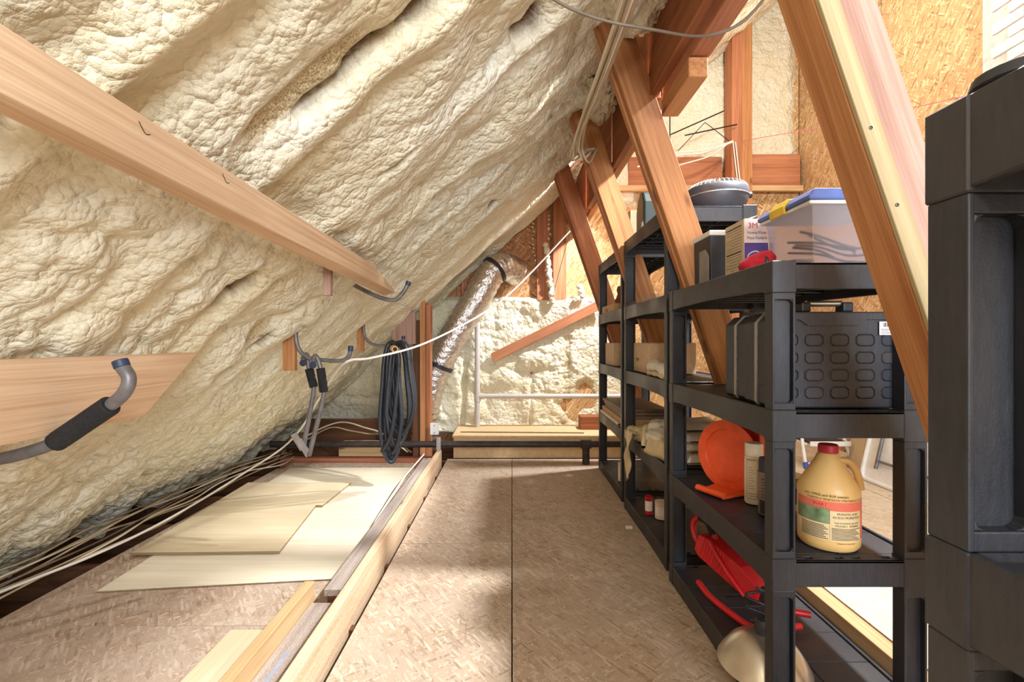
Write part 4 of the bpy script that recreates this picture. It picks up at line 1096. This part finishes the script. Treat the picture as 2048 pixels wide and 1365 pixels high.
# stack on the second tier of the farthest unit
carton((0.800, 3.56, 0.516), (1.16, 4.34, 0.578), 'flat brown carton under the grey panels', 'card')
o_ = [o for o in bpy.data.objects if o.get('label') == 'flat brown carton under the grey panels'][0]
flat_text('112 8 qty', .034, (0.95, 3.5585, 0.545), (1, 0, 0), (0, 0, 1), 'ink', o_)
for k, nm in enumerate(('lowest', 'middle', 'topmost')):
    z = 0.584 + k*.024
    pn = rb('flat_panel', (0.812-.006*k, 3.545+.012*k, z), (1.150-.004*k, 4.30, z+.021), 'panel_grey', None, .002, rz=.012*(k-1)); pn['group'] = 'grey panels'
    tag(pn, '%s of the three grey brown panels stacked on the carton' % nm, 'panel', 'grey panels')
pt = thing('paper_roll', (0.80, 3.95, 0.516), 'thin white rolled papers on the edge of the second tier', 'paper roll')
MB().tube([(0.791, 3.62, 0.5325), (0.791, 4.34, 0.5325)], .0125, 10).build('roll', M['paper'], pt, smooth=50)
MB().tube([(0.791, 3.616, 0.5325), (0.791, 3.622, 0.5325)], .009, 10).build('roll_core', M['ink'], pt, smooth=50)

# cloth roll on the third tier of the middle unit
CR = thing('cloth_roll', (0.84, 2.80, 0.949), 'rolled white cloth on the third tier of the middle unit', 'cloth')
rcx = random.Random(9)
m_ = MB(); m_.tube([(0.825, 2.53, 0.986), (0.832, 2.66, 0.992), (0.85, 2.85, 0.996), (0.862, 3.0, 0.99)], lambda t: .036+.007*math.sin(t*9)+.004*math.sin(t*31), 18, sub=8); m_.build('roll', M['cloth'], CR, smooth=70)
m_ = MB(); m_.tube([(0.795, 2.56, 0.962), (0.800, 2.72, 0.966), (0.806, 2.88, 0.962)], lambda t: .013+.003*math.sin(t*14), 10); m_.build('fringe', M['papertan'], CR, smooth=70)

def wavy(name, c, sx, sy, h, seed, mat, label, cat, rz=0.0, group=None, layers=1, tilt=0.0):
    """a crumpled or folded bundle with thickness h"""
    n1, n2 = 22, 22
    u, v_ = np.meshgrid(np.linspace(-1, 1, n1), np.linspace(-1, 1, n2), indexing='ij')
    e = 1-np.maximum(np.abs(u), np.abs(v_))**6
    top = h*(0.25+0.75*np.clip(e, 0, 1)**.5)*(0.72+0.5*fbm(u*2.4+seed, v_*2.4+5, seed, 3)) 
    x = u*sx*(1+.08*(fbm(v_*2+3, u*0+seed, seed+2, 2)-.5)*2); y = v_*sy*(1+.08*(fbm(u*2+3, v_*0+seed, seed+4, 2)-.5)*2)
    P = np.stack([x, y, top], -1); Q = np.stack([x[::-1], y[::-1], np.zeros_like(top)+.0005], -1)
    full = np.concatenate([P, Q], 0)
    full = np.concatenate([full, full[:1]], 0)
    R = np.array(Matrix.Rotation(rz, 3, 'Z') @ Matrix.Rotation(tilt, 3, 'X'))
    o = grid_object(name, full @ R.T, M[mat])
    o.location = c
    return tag(o, label, cat, group)
zt = 0.515
wavy('newspaper', (1.02, 2.66, zt), .13, .15, .05, 3, 'paper', 'lowest folded newspaper at the near end of the middle unit', 'newspaper', .1, 'newspapers and paper on the middle unit')
wavy('newspaper', (1.03, 2.68, zt+.052), .13, .14, .05, 6, 'paper', 'second folded newspaper in the pile behind the orange reel', 'newspaper', -.12, 'newspapers and paper on the middle unit')
wavy('newspaper', (1.01, 2.69, zt+.104), .12, .14, .045, 9, 'paper', 'third folded newspaper in the pile behind the orange reel', 'newspaper', .22, 'newspapers and paper on the middle unit')
wavy('newspaper', (1.03, 2.72, zt+.150), .12, .13, .05, 12, 'paper', 'topmost newspaper of the pile behind the orange reel', 'newspaper', -.05, 'newspapers and paper on the middle unit')
wavy('crumpled_paper', (0.865, 2.68, zt), .085, .13, .10, 21, 'papertan', 'crumpled tan paper heap at the near end of the pile', 'paper', .2, 'newspapers and paper on the middle unit')
wavy('crumpled_paper', (0.855, 2.92, zt), .08, .12, .13, 24, 'papertan', 'tall crumpled tan paper heap in the middle of the pile', 'paper', -.3, 'newspapers and paper on the middle unit')
wavy('crumpled_paper', (0.85, 3.15, zt), .075, .10, .085, 27, 'papertan', 'far crumpled paper heap over the drooping sheet', 'paper', .4, 'newspapers and paper on the middle unit')
def creased_block(c, sx, sy, sz, rz, ry, mat, label):
    m_ = MB(); r_ = random.Random(int(c[1]*1000))
    Mx = Matrix.Translation(c) @ Matrix.Rotation(rz, 4, 'Z') @ Matrix.Rotation(ry, 4, 'Y')
    m_.prism([(-sx, 0), (-sx*.9, sz), (-sx*.2, sz*1.12), (sx*.5, sz*.93), (sx, sz*.98), (sx*.96, 0)], 'y', -sy, sy, Mx)
    o = m_.build('folded_paper', M[mat], None, c, bevel=.006); return tag(o, label, 'paper', 'newspapers and paper on the middle unit')
creased_block((0.842, 2.76, zt+.078), .055, .075, .045, .3, -.35, 'paper', 'pale folded paper block tilted on the crumpled heap')
creased_block((0.872, 2.92, zt+.118), .05, .07, .04, -.4, -.15, 'paper', 'pale folded paper block on the tall crumpled heap')
# sheet drooping over the rail
n1, n2 = 14, 26
u, v_ = np.meshgrid(np.linspace(-1, 1, n1), np.linspace(0, 1, n2), indexing='ij')
w_ = (1-0.45*v_) + .18*(fbm(v_*6, u*0+3, 3, 2)-.5)
X_ = 0.80 - .055*np.clip(v_*4, 0, 1) + .012*np.sin(v_*13+u*2) - .01
Y_ = 3.10 + u*.075*w_ + .03*v_; Z_ = np.where(v_ < .25, zt+.06+0*v_, zt+.06-(v_-.25)*.40) + .01*np.sin(u*6+v_*4)*(v_ > .2)
o = grid_object('drooping_sheet', np.stack([X_, Y_, Z_], -1), M['papertan']); so = o.modifiers.new('s', 'SOLIDIFY'); so.thickness = .002
tag(o, 'torn tan paper sheet drooping over the rail of the middle unit', 'paper')
# clear plastic sheet on the fourth tier
u, v_ = np.meshgrid(np.linspace(0, 1, 18), np.linspace(0, 1, 40), indexing='ij')
Z_ = 1.386 + .022*fbm(u*3, v_*7, 5, 3) + .018*(u < .2)*np.sin(v_*3.1)
X_ = 0.772 + u*.30; X_ = np.where(u < .12, .772 + 0*u, X_); Z_ = np.where(u < .06, 1.365+.02*fbm(v_*5, u*0, 4, 2), Z_)
X_ = np.where(u < .06, .770, X_)
o = grid_object('plastic_sheet', np.stack([X_, 2.52+v_*.7, Z_], -1), M['film']); tag(o, 'crinkled clear plastic sheet on the fourth tier of the middle unit', 'plastic sheet')
def tin(x, y, r, h, mat, label):
    t_ = thing('paint_can', (x, y, 0.081), label, 'can', 'cans on the bottom tier')
    MB().lathe([(r, 0), (r, h-.006), (r*1.04, h-.004), (r*1.04, h), (r*.9, h-.003), (0, h-.003)], (x, y, .081), 20).build('can', M[mat], t_, smooth=40)
    MB().lathe([(r*1.005, h*.2), (r*1.005, h*.75)], (x, y, .081), 20, caps=False).build('label_band', M['boxwhite'], t_, smooth=60)
tin(0.845, 3.03, .022, .11, 'red', 'small red can on the bottom tier of the middle unit')
tin(0.905, 2.96, .04, .10, 'canwhite', 'pale tin on the bottom tier beside the small red can')
tin(0.84, 3.75, .028, .14, 'canwhite', 'pale canister on the bottom tier of the farthest unit')

# on the closest unit
o = MB().lathe([(.0, 0), (.045, 0), (.05, .006), (.047, .016), (.03, .022), (0, .023)], (0.487, 0.455, 1.3845), 24, sx=1, sy=.9).build('black_lid', M['blackflat'], None, (0.487, 0.455, 1.3845), smooth=50); tag(o, 'black round lid lying on the closest shelf unit', 'lid')
wavy('white_cloth', (0.62, 0.33, 1.385), .10, .12, .10, 33, 'cloth', 'bunched white cloth on top of the closest shelf unit', 'cloth')

# ------------------------------------------------------------------ stored moulding, boards and hooks on the roof slope
def sect(Y):
    t_ = (Y-.8)/2.2; L_ = lambda a, b: a + (b-a)*t_
    return [Vector((L_(-.71, -.716), Y, CAM_H+L_(.439, .380))), Vector((L_(-.71, -.716), Y, CAM_H+L_(.342, .298))), Vector((L_(-.785, -.79), Y, CAM_H+L_(.346, .280))), Vector((L_(-.785, -.79), Y, CAM_H+L_(.42, .36)))]
near = sect(0.15); far = sect(3.02)
far[0] = sect(2.55)[0]; far[3] = sect(2.60)[3]
near.insert(1, near[0].lerp(near[1], .80) + Vector((0.004, 0, 0))); far.insert(1, far[0].lerp(far[1], .80) + Vector((0.004, 0, 0)))
Mx, L = frame(near[2], far[2]); inv = Mx.inverted()
m_ = MB(); n = 5; m_.add([inv @ p for p in near] + [inv @ p for p in far], [tuple(range(n))[::-1], tuple(range(n, 2*n))] + [(i, (i+1) % n, n+(i+1) % n, n+i) for i in range(n)])
o = m_.build('moulding_length', M['pine'], None, (0,0,0), bevel=0.003); o.matrix_basis = Mx
tag(o, 'long clear pine moulding stored along the foam slope with a mitred far end', 'moulding'); MOULD = o
for Y in (0.93, 1.20):
    a = sect(Y)[0]; b = sect(Y+.03)[0]
    m_ = MB(); m_.tube([a+Vector((.002, 0, -.018)), (a+b)/2+Vector((.003, 0, -.034)), b+Vector((.002, 0, -.030))], .0008, 5); m_.build('staple', M['nail'], MOULD)

XB = -1.20
m_ = MB(); m_.prism([(.15, .900), (1.60, .905), (1.875, 1.106), (.15, 1.106)], 'x', XB-.034, XB)
cc = Vector((XB-.011, 1.0, 1.0))
o = m_.build('pine_board', M['pine'], None, cc, bevel=.002)
# grain along the board
for v in o.data.vertices: v.co = Vector((v.co.y, -v.co.x, v.co.z))
o.rotation_euler = (0, 0, math.pi/2)
tag(o, 'wide pine board with a slanted end resting on a padded hook', 'board')
def knob_cap(p, d, parent, r=.0155, h=.03):
    p = Vector(p); d = Vector(d).normalized()
    MB().tube([p, p+d*h], r, 14, smooth=False).build('end_cap', M['bluecap'], parent, smooth=40, bevel=.002)
H1 = thing('padded_hook', (-1.40, 1.28, .86), 'padded grey hook under the wide pine board', 'hook')
MB().tube([(-1.46, 1.30, .82), (-1.30, 1.29, .850), (-1.16, 1.28, .900), (-1.035, 1.265, .985), (-.995, 1.26, 1.02), (-.985, 1.26, 1.055), (-1.005, 1.262, 1.085)], .0165, 14, sub=8).build('hook_tube', M['steel_grey'], H1, smooth=60)
MB().tube([(-1.195, 1.282, .884), (-1.035, 1.265, .985)], .0265, 18, smooth=False).build('foam_grip', M['blacksoft'], H1, smooth=40, bevel=.004)
knob_cap((-1.003, 1.2615, 1.082), (-.35, 0, .94), H1, .0185, .020)

def wall_block(a, b, mat, parent): return abox('backing_block', a, b, M[mat], parent, .002, 'z')
Yh = 2.68
H2 = thing('roof_hook', at(578, 740, Yh), 'grey roof hook on an orange brown block, with two loose hooks hung on it', 'hook')
p0, p1 = at(565, 742, Yh), at(589, 612, Yh)
wall_block((p0.x, Yh, p0.z), (p1.x, Yh+.035, p1.z), 'fir', H2)
MB().tube([at(591, 612, Yh-.014), at(591, 660, Yh-.014), at(596, 695, Yh-.016), at(615, 715, Yh-.02), at(650, 721, Yh-.02), at(684, 722, Yh-.02), at(698, 712, Yh-.02), at(701, 697, Yh-.02)], .0115, 12).build('hook_tube', M['steel_grey'], H2, smooth=60)
knob_cap(at(701, 703, Yh-.02), (0.05, 0, 1), H2, .0145, .030)
def loose_hook(tip, bend, g0, g1, foot, plate, label, Y):
    h_ = thing('loose_hook', at(*foot, Y), label, 'hook', 'loose hooks')
    P_ = [at(*tip, Y-.03), at(tip[0], tip[1]-10, Y-.015), at(*bend, Y), at(*g0, Y+.004), at(*g1, Y), at(*foot, Y)]
    MB().tube(P_, .0125, 12).build('hook_tube', M['steel_grey'], h_, smooth=60)
    MB().tube([at(*g0, Y+.004), at(*g1, Y)], .0225, 16, smooth=False).build('foam_grip', M['blacksoft'], h_, smooth=40, bevel=.003)
    knob_cap(at(tip[0], tip[1], Y-.03), (0, -1, -.25), h_, .0175, .014)
    a, b = at(*foot, Y), at(*plate, Y-.05)
    lumber('mount_plate', a, b, .034, .004, M['steel_lt'], h_, up=(0.2, -1, 0.2))
    return h_
loose_hook((607, 726), (614, 710), (618, 738), (628, 775), (606, 900), (587, 868), 'left one of two grey padded hooks dangling from the roof hook', 2.70)
loose_hook((627, 730), (632, 713), (641, 737), (648, 785), (618, 912), (597, 880), 'right one of two grey padded hooks dangling from the roof hook', 2.64)

Yh = 3.80
H3 = thing('roof_hook', at(720, 702, Yh), 'grey roof hook on a small block carrying the hose coil', 'hook')
p0, p1 = at(714, 702, Yh), at(726.5, 640, Yh); wall_block((p0.x, Yh, p0.z), (p1.x, Yh+.035, p1.z), 'fir', H3)
MB().tube([at(727, 605, Yh-.014), at(727, 655, Yh-.014), at(731, 676, Yh-.016), at(745, 689, Yh-.02), at(770, 692, Yh-.02), at(797, 691, Yh-.02), at(805, 686, Yh-.02), at(807, 676, Yh-.02)], .0115, 12).build('hook_tube', M['steel_grey'], H3, smooth=60)
knob_cap(at(807, 679, Yh-.02), (0, 0, 1), H3, .0155, .026)
Yh = 2.92
H4 = thing('roof_hook', at(720, 575, Yh), 'dark hook holding the far end of the long moulding', 'hook')
MB().tube([at(660, 540, Yh), at(690, 560, Yh-.02), at(730, 582, Yh-.03), at(765, 597, Yh-.04), at(790, 600, Yh-.04), at(806, 586, Yh-.04), at(817, 566, Yh-.04)], .0125, 12).build('hook_tube', M['steel_grey'], H4, smooth=60)
knob_cap(at(815, 571, Yh-.04), (.35, 0, 1), H4, .0155, .024)
o = abox('roof_block', at(646, 591, 2.22), at(666, 536, 2.25), M['fir_mauve'], None, .002, 'z'); tag(o, 'brown wooden block with a knot behind the moulding on the foam', 'timber')

# ------------------------------------------------------------------ hose coil
HC = thing('hose_coil', at(795, 930, 3.78), 'coil of black hose hanging from the roof hook', 'hose')
rh = random.Random(12)
def loop(cx, wl, wr, zt_, zb, y, tw):
    pts = []
    for k in range(14):
        a = 2*math.pi*k/14
        s_ = math.sin(a); c_ = math.cos(a)
        x = cx + (wr if s_ > 0 else wl)*s_*(0.85+.3*(c_ < 0)*abs(s_)) ; z = (zt_+zb)/2 + (zt_-zb)/2*(abs(c_)**.75)*(1 if c_ > 0 else -1)
        pts.append(Vector((x, y + tw*s_*.035, z)))
    return pts
z_of = lambda py, Y=3.76: CAM_H + (682.5-py)*Y/FPX
x_of = lambda px, Y=3.76: (px-1024)*Y/FPX
for (pl, pr, pt_, pb, dy, tw) in ((764, 800, 686, 925, 0, 1), (768, 804, 684, 905, -.02, -1), (772, 794, 684, 918, .018, 1), (776, 828, 685, 868, -.03, -1), (782, 824, 684, 862, .03, 1), (764, 788, 688, 880, .036, -1), (778, 815, 686, 890, -.012, 1)):
    cx = x_of((pl+pr)/2); w_ = (x_of(pr)-x_of(pl))/2
    MB().tube(loop(cx, w_, w_, z_of(pt_), z_of(pb), 3.76+dy, tw), .0165, 10, sub=5, closed=True).build('hose_loop', M['hose'], HC, smooth=60)
MB().tube([at(790, 697, 3.70), at(798, 720, 3.70), at(792, 800, 3.70), at(782, 870, 3.71), at(764, 905, 3.72)], .0165, 10).build('hose_tail', M['hose'], HC, smooth=60)
MB().tube([at(786, 697, 3.70), at(790, 699, 3.63)], .025, 14, smooth=False).build('hose_fitting', M['jug'], HC, smooth=40)
MB().tube([at(789.7, 698.7, 3.634), at(790, 699, 3.628)], .015, 12, smooth=False).build('fitting_bore', M['ink'], HC)

# ------------------------------------------------------------------ foil duct
DU = thing('flexible_duct', at(850, 870, 5.18), 'silver foil insulated duct bending down beside the post', 'duct')
pth = spline([at(1032, 545, 5.42), at(1012, 535, 5.30), at(985, 545, 5.22), at(950, 605, 5.17), at(915, 660, 5.16), at(885, 715, 5.16), at(862, 770, 5.16), at(850, 830, 5.18), at(846, 880, 5.2)], 14)
nr = 40; PT = []; 
T0 = None; u_ = None
for i, p in enumerate(pth):
    d = (pth[min(i+1, len(pth)-1)] - pth[max(i-1, 0)]).normalized()
    if u_ is None: u_ = d.orthogonal().normalized()
    u_ = (u_ - d*u_.dot(d)).normalized(); w_ = d.cross(u_)
    ring = []
    for k in range(nr+1):
        a = 2*math.pi*k/nr; aa = np.array([math.cos(a)*2.2+i*.09]); bb = np.array([math.sin(a)*2.2+i*.21])
        rr = .148 + .020*(float(fbm(aa*2.2, bb*2.2, 3, 3)[0])-.5) + .006*math.sin(i*2.1+3*math.sin(a))
        ring.append(p + (u_*math.cos(a)+w_*math.sin(a))*rr)
    PT.append([tuple(q) for q in ring])
grid_object('duct_jacket', np.array(PT), M['foil'], DU)
def band(i, w_=.02, tail=None):
    c = pth[i]; d = (pth[i+1]-pth[i-1]).normalized(); u2 = d.orthogonal().normalized(); w2 = d.cross(u2)
    m_ = MB(); vs = []
    for s_ in (-w_, w_):
        for k in range(32):
            a = 2*math.pi*k/32; vs.append(c + d*s_ + (u2*math.cos(a)+w2*math.sin(a))*.158)
    m_.add(vs, [(k, (k+1) % 32, 32+(k+1) % 32, 32+k) for k in range(32)]); m_.build('strap', M['blackflat'], DU, smooth=60)
band(26); band(74)

# ------------------------------------------------------------------ pipes
IP = thing('iron_pipe', (0.2, 4.57, .19), 'black iron pipe running across the end of the walkway', 'pipe')
MB().tube([(-2.25, 4.57, .187), (1.02, 4.57, .187)], .030, 18, smooth=False).build('pipe_run', M['iron'], IP, smooth=40)
for x in (0.69, -1.95): MB().tube([(x-.05, 4.57, .187), (x+.05, 4.57, .187)], .041, 18, smooth=False).build('coupling', M['iron'], IP, smooth=40, bevel=.006)
MB().tube([(0.69, 4.57, .18), (0.69, 4.57, .002)], .034, 16, smooth=False).build('pipe_leg', M['iron'], IP, smooth=40)
rb('strap_plate', (-.70, 4.534, .135), (-.66, 4.538, .26), 'steel_lt', IP, .001)
PV = thing('plastic_pipe', (-.373, 5.27, .226), 'grey plastic drain pipe with a branch against the foam wall', 'pipe')
MB().tube([(-.373, 5.27, .226), (-.373, 5.27, 1.37)], .029, 18, smooth=False).build('riser', M['pvc'], PV, smooth=40)
MB().tube([(-.34, 5.27, .556), (1.28, 5.27, .556)], .026, 18, smooth=False).build('branch', M['pvc'], PV, smooth=40)
MB().tube([(-.373, 5.27, .50), (-.373, 5.27, .612)], .035, 18, smooth=False).build('tee', M['pvc'], PV, smooth=40)
MB().tube([(-.373, 5.27, .556), (-.30, 5.27, .556)], .033, 18, smooth=False).build('tee_arm', M['pvc'], PV, smooth=40)

# ------------------------------------------------------------------ cables
def cable(name, pts, r, mat, label, group=None, sub=6, n=7):
    o = MB().tube(pts, r, n, sub=sub).build(name, M[mat], None, pts[0], smooth=60); return tag(o, label, 'cable', group)
cable('white_cable', [(-2.22, 1.6, .09), (-2.20, 2.1, .07), (-2.15, 2.5, .05), (-2.10, 2.85, .06), (-2.10, 3.3, .075), (-2.08, 3.75, .12), at(560, 900, 4.05), at(600, 860, 3.8), at(640, 795, 3.3), at(672, 745, 2.85), at(698, 722, 2.655), at(745, 716, 2.9), at(840, 691, 3.55), at(930, 648, 3.95), at(1000, 604, 4.2), at(1060, 548, 4.35), at(1140, 462, 4.5)], .0075, 'cablew', 'white cable rising from the eave over the hook to the far brace', sub=8)
re_ = random.Random(5)
for k in range(9):
    x = -2.16 - .020*k; pts = []
    for j in range(11):
        Y = 1.3 + j*.34; pts.append((x + re_.uniform(-.035, .035) + (.10 if j > 8 else 0), Y, .025 + re_.uniform(0, .05) + .008*k))
    cable('eave_cable', pts, .0052, ('cable2', 'cable', 'cable2', 'cablegrey')[k % 4], 'thin tan cable lying in the bundle along the eave', 'eave cables')
rk = random.Random(8)
for k in range(15):
    ox, oz = rk.uniform(-.035, .035), rk.uniform(-.02, .035)
    pts = [(0.425+ox, 1.15, 2.42+oz), (0.42+ox*.9, 1.5, 2.38+oz), (0.42+ox*.8, 1.9, 2.385+oz), (0.42+ox*.7, 2.4, 2.41+oz), (0.42+ox*.6, 2.9, 2.45+oz*.7), (0.43+ox, 3.2, 2.46+oz+rk.uniform(-.05, .02)), (0.47+ox*2, 3.34, 2.44+rk.uniform(-.06, .03)), (0.56+ox, 3.38, 2.50)]
    cable('bundle_cable', [Vector(p)-Vector((0.0, 0, .02)) for p in pts], .0058, ('cable', 'cable2', 'cablew', 'cable')[k % 4], 'thin cable in the bundle strung under the purlin', 'purlin cable bundle', sub=4, n=6)
cable('loose_cable', [at(1075, -25, 1.60), at(1110, 0, 1.60), at(1160, 25, 1.6), at(1225, 45, 1.62), at(1310, 60, 1.64), at(1385, 72, 1.66), at(1440, 66, 1.66), at(1490, 40, 1.64), at(1530, -5, 1.6), at(1550, -40, 1.55)], .0052, 'cablegrey', 'grey cable looping loosely across the top of the view')
cable('pink_string', [(3.14, 3.20, 2.79), (2.78, 4.2, 3.01), (2.44, 5.17, 3.265)], .003, 'pink', 'pink string stretched from the chimney to the stud')
for k, (a, b, c) in enumerate((((1466, 282), (1410, 300), (1350, 306)), ((1466, 284), (1405, 306), (1345, 312)), ((1462, 283), (1420, 312), (1360, 330)))):
    cable('stud_cable', [at(*a, 5.14), at(*b, 5.05), at(*c, 4.95), at(c[0]-70, c[1]+22, 4.85)], .007, 'cablew', ('topmost white cable draped taut from the stud toward the braces', 'second white cable just under the topmost one from the stud', 'lowest white cable sagging from the stud toward the braces')[k], 'stud cables')
for dx in (0, 5): cable('stud_cable', [at(1466+dx, 284, 5.14), at(1470+dx, 320, 5.14), at(1476+dx, 372, 5.15), at(1480+dx, 420, 5.16)], .006, 'cablew', '%s of two white cables hanging straight down the stud' % ('right one' if dx else 'left one'), 'stud drop cables')
for (a, b) in (((1340, 270), (1448, 222)), ((1370, 271), (1474, 249))):
    cable('threaded_rod', [at(*a, 4.95), at(*b, 5.12)], .007, 'nail', '%s dark threaded rod slanting toward the stud' % ('upper' if b[1] < 230 else 'lower'), 'threaded rods')
cable('wire_brace', [at(1356, 302, 4.9), at(1410, 245, 4.95), at(1458, 282, 5.1)], .004, 'nail', 'thin dark wire bent to a peak beside the stud', sub=1)
cable('floor_cable', [(1.262, -.3, .012), (1.262, 1.2, .010), (1.264, 2.4, .010), (1.262, 3.6, .010)], .0085, 'blackflat', 'black cable lying in the corner along the timber sill')
cable('bay_cable', [(-2.05, 4.80, .20), at(655, 852, 4.9), at(690, 845, 4.9), at(730, 856, 4.85), at(765, 868, 4.8), (-1.02, 4.80, .06)], .008, 'cable', 'cream cable arching over the far joist bay')
cable('bay_cable', [(-2.05, 4.84, .16), at(660, 856, 4.92), at(700, 862, 4.9), at(735, 868, 4.86), at(775, 872, 4.82), (-.99, 4.83, .05)], .008, 'cable2', 'tan cable sagging across the far joist bay')
cable('gap_cable', [(-.80, 4.45, .12), (-.83, 4.25, .09), (-.86, 4.0, .06), (-.835, 3.75, .09), (-.85, 3.4, .05), (-.845, 3.0, .03)], .007, 'cablew', 'white cable tucked along the grey plank')
cable('string_line', [at(1140, 462, 4.5), at(1105, 595, 5.25)], .003, 'cablegrey', 'thin grey line from the far brace to the gable')

# ------------------------------------------------------------------ right hand floor: step stool, carton, folding table
SS = thing('step_stool', (2.66, 4.25, .082), 'white folding step stool with dark tread and blue feet', 'step stool')
zf = .083
for s_ in (-1, 1):
    x = 2.66 + s_*.17
    MB().tube([(x+s_*.03, 4.10, zf), (x, 4.24, .45), (x-s_*.01, 4.34, .75)], .014, 10, sub=3).build('front_leg', M['whitep'], SS, smooth=50)
    MB().tube([(x+s_*.03, 4.48, zf), (x, 4.36, .45), (x-s_*.01, 4.32, .62)], .014, 10, sub=3).build('rear_leg', M['whitep'], SS, smooth=50)
    MB().tube([(x+s_*.033, 4.085, zf-.001), (x+s_*.026, 4.115, .125)], .021, 10, smooth=False).build('foot', M['bluep'], SS, smooth=40)
    MB().tube([(x+s_*.005, 4.14, .28), (x+s_*.005, 4.42, .28)], .010, 8, smooth=False).build('side_bar', M['whitep'], SS, smooth=40)
rb('tread', (2.50, 4.10, .285), (2.82, 4.33, .305), 'navy', SS, .004); rb('tread_rim', (2.49, 4.085, .27), (2.83, 4.10, .31), 'whitep', SS, .004)
rb('top_tread', (2.52, 4.24, .52), (2.80, 4.44, .54), 'navy', SS, .004)
MB().tube([(2.47, 4.115, .12), (2.85, 4.115, .12)], .011, 10, smooth=False).build('cross_bar', M['whitep'], SS, smooth=40)
LP = thing('leaning_panel', (2.86, 4.02, .082), 'beige textured panel leaning between stool and folding table', 'panel')
Mx = Matrix.Translation((2.80, 4.02, .084)) @ Matrix.Rotation(math.radians(-14), 4, 'Z') @ Matrix.Rotation(math.radians(9), 4, 'Y')
MB().box((0, -.16, 0), (.025, .16, .48), Mx).build('board', M['card_pale'], LP, bevel=.004)
MB().box((-.003, -.12, .05), (-.0005, .12, .44), Mx).build('woven_face', M['boxbeige'], LP)
FT = thing('folding_table', (2.78, 3.2, .082), 'white folded table with rounded corners leaning by the wall', 'folding table')
Mx = Matrix.Translation((2.70, 3.22, .0975)) @ Matrix.Rotation(math.radians(13), 4, 'Y')
ring = [(-.52, .0), (.52, 0), (.555, .012), (.57, .05), (.57, .66), (.555, .70), (.52, .715), (-.52, .715), (-.555, .70), (-.57, .66), (-.57, .05), (-.555, .012)]
MB().tube([Mx @ Vector((0, p[0], p[1]+.0)) for p in ring], .017, 10, sub=1, closed=True, smooth=False).build('frame', M['whitep'], FT, smooth=50)
MB().box((.004, -.56, .01), (.022, .56, .70), Mx).build('table_top', M['whitep'], FT, bevel=.004)
for y in (-.30, .42):
    MB().tube([Mx @ Vector((-.022, y, .10)), Mx @ Vector((-.022, y, .62))], .013, 10, smooth=False).build('leg', M['steel_grey'], FT, smooth=50)
MB().tube([Mx @ Vector((-.022, -.30, .16)), Mx @ Vector((-.022, .42, .16))], .010, 10, smooth=False).build('leg_brace', M['steel_grey'], FT, smooth=50)
CV = thing('grey_conduit', (2.98, 5.30, .083), 'pale conduit standing against the far right strand board', 'pipe')
MB().tube([(2.98, 5.38, .083), (2.98, 5.38, 2.4)], .022, 14, smooth=False).build('pipe', M['pvc'], CV, smooth=40)
MB().tube([(2.98, 5.38, 1.2), (2.98, 5.38, 1.28)], .028, 14, smooth=False).build('coupling', M['pvc'], CV, smooth=40)

# ------------------------------------------------------------------ lamps inferred from the shadows, plus added fill bulbs (out of view)
def lamp(name, loc, power, label, r=0.05, color=(1.0, 0.96, 0.90), aim=None, cone=120):
    """hanging lamp; with aim: a reflector lamp pointed that way"""
    L = thing(name, loc, label, 'lamp')
    x, y, z = loc; P = Vector(loc)
    D = (Vector(aim)-P).normalized() if aim else Vector((0, 0, -1))
    R = Vector((0, 0, -1)).rotation_difference(D).to_matrix().to_4x4()
    MB().lathe([(0, -.055), (.03, -.05), (.042, -.025), (.042, -.005), (.028, .03), (.02, .05)], loc, 16, R).build('bulb', M['bulb'], L, smooth=60)
    MB().lathe([(.022, .045), (.024, .05), (.024, .10), (.018, .11)], loc, 16, R).build('socket', M['blackflat'], L, smooth=40)
    if aim: MB().lathe([(.13, -.05), (.128, -.03), (.10, .02), (.06, .055), (.026, .07)], loc, 32, R, caps=False).build('shade', M['alu'], L, smooth=60)
    top = P + R @ Vector((0, 0, .105))
    MB().tube([top, (top.x, y, roof_z(top.x)-0.02)], 0.006).build('cord', M['blackflat'], L)
    d = bpy.data.lights.new(name+'_light', 'SPOT' if aim else 'POINT'); d.energy = power; d.color = color; d.shadow_soft_size = r
    o = bpy.data.objects.new(name+'_light', d); COL.objects.link(o)
    if aim:
        d.spot_size = math.radians(cone); d.spot_blend = 0.85
        o.rotation_euler = D.to_track_quat('-Z', 'Y').to_euler()
    o.location = P + D*0.13; attach(o, L)
lamp('reflector_lamp', KEY_LOC, P_KEY, 'reflector lamp hanging high right of the shelves', 0.09, (0.95, 0.98, 1.0), (-1.1, 2.1, 0.2), 98)
lamp('reflector_lamp', FAR_LOC, P_FAR, 'reflector lamp hanging behind the braces near the far gable', 0.045, (0.97, 0.98, 1.0), (-0.8, 4.75, 0.3), 115)
lamp('fill_bulb', NEAR_LOC, P_NEAR, 'added unseen fill bulb behind the viewer', 0.08)  # invented fill light, brightens the left foam slope
lamp('fill_bulb', RIGHT_LOC, P_RIGHT, 'added unseen fill bulb high beside the chimney', 0.05)  # added fill light to lift the right background
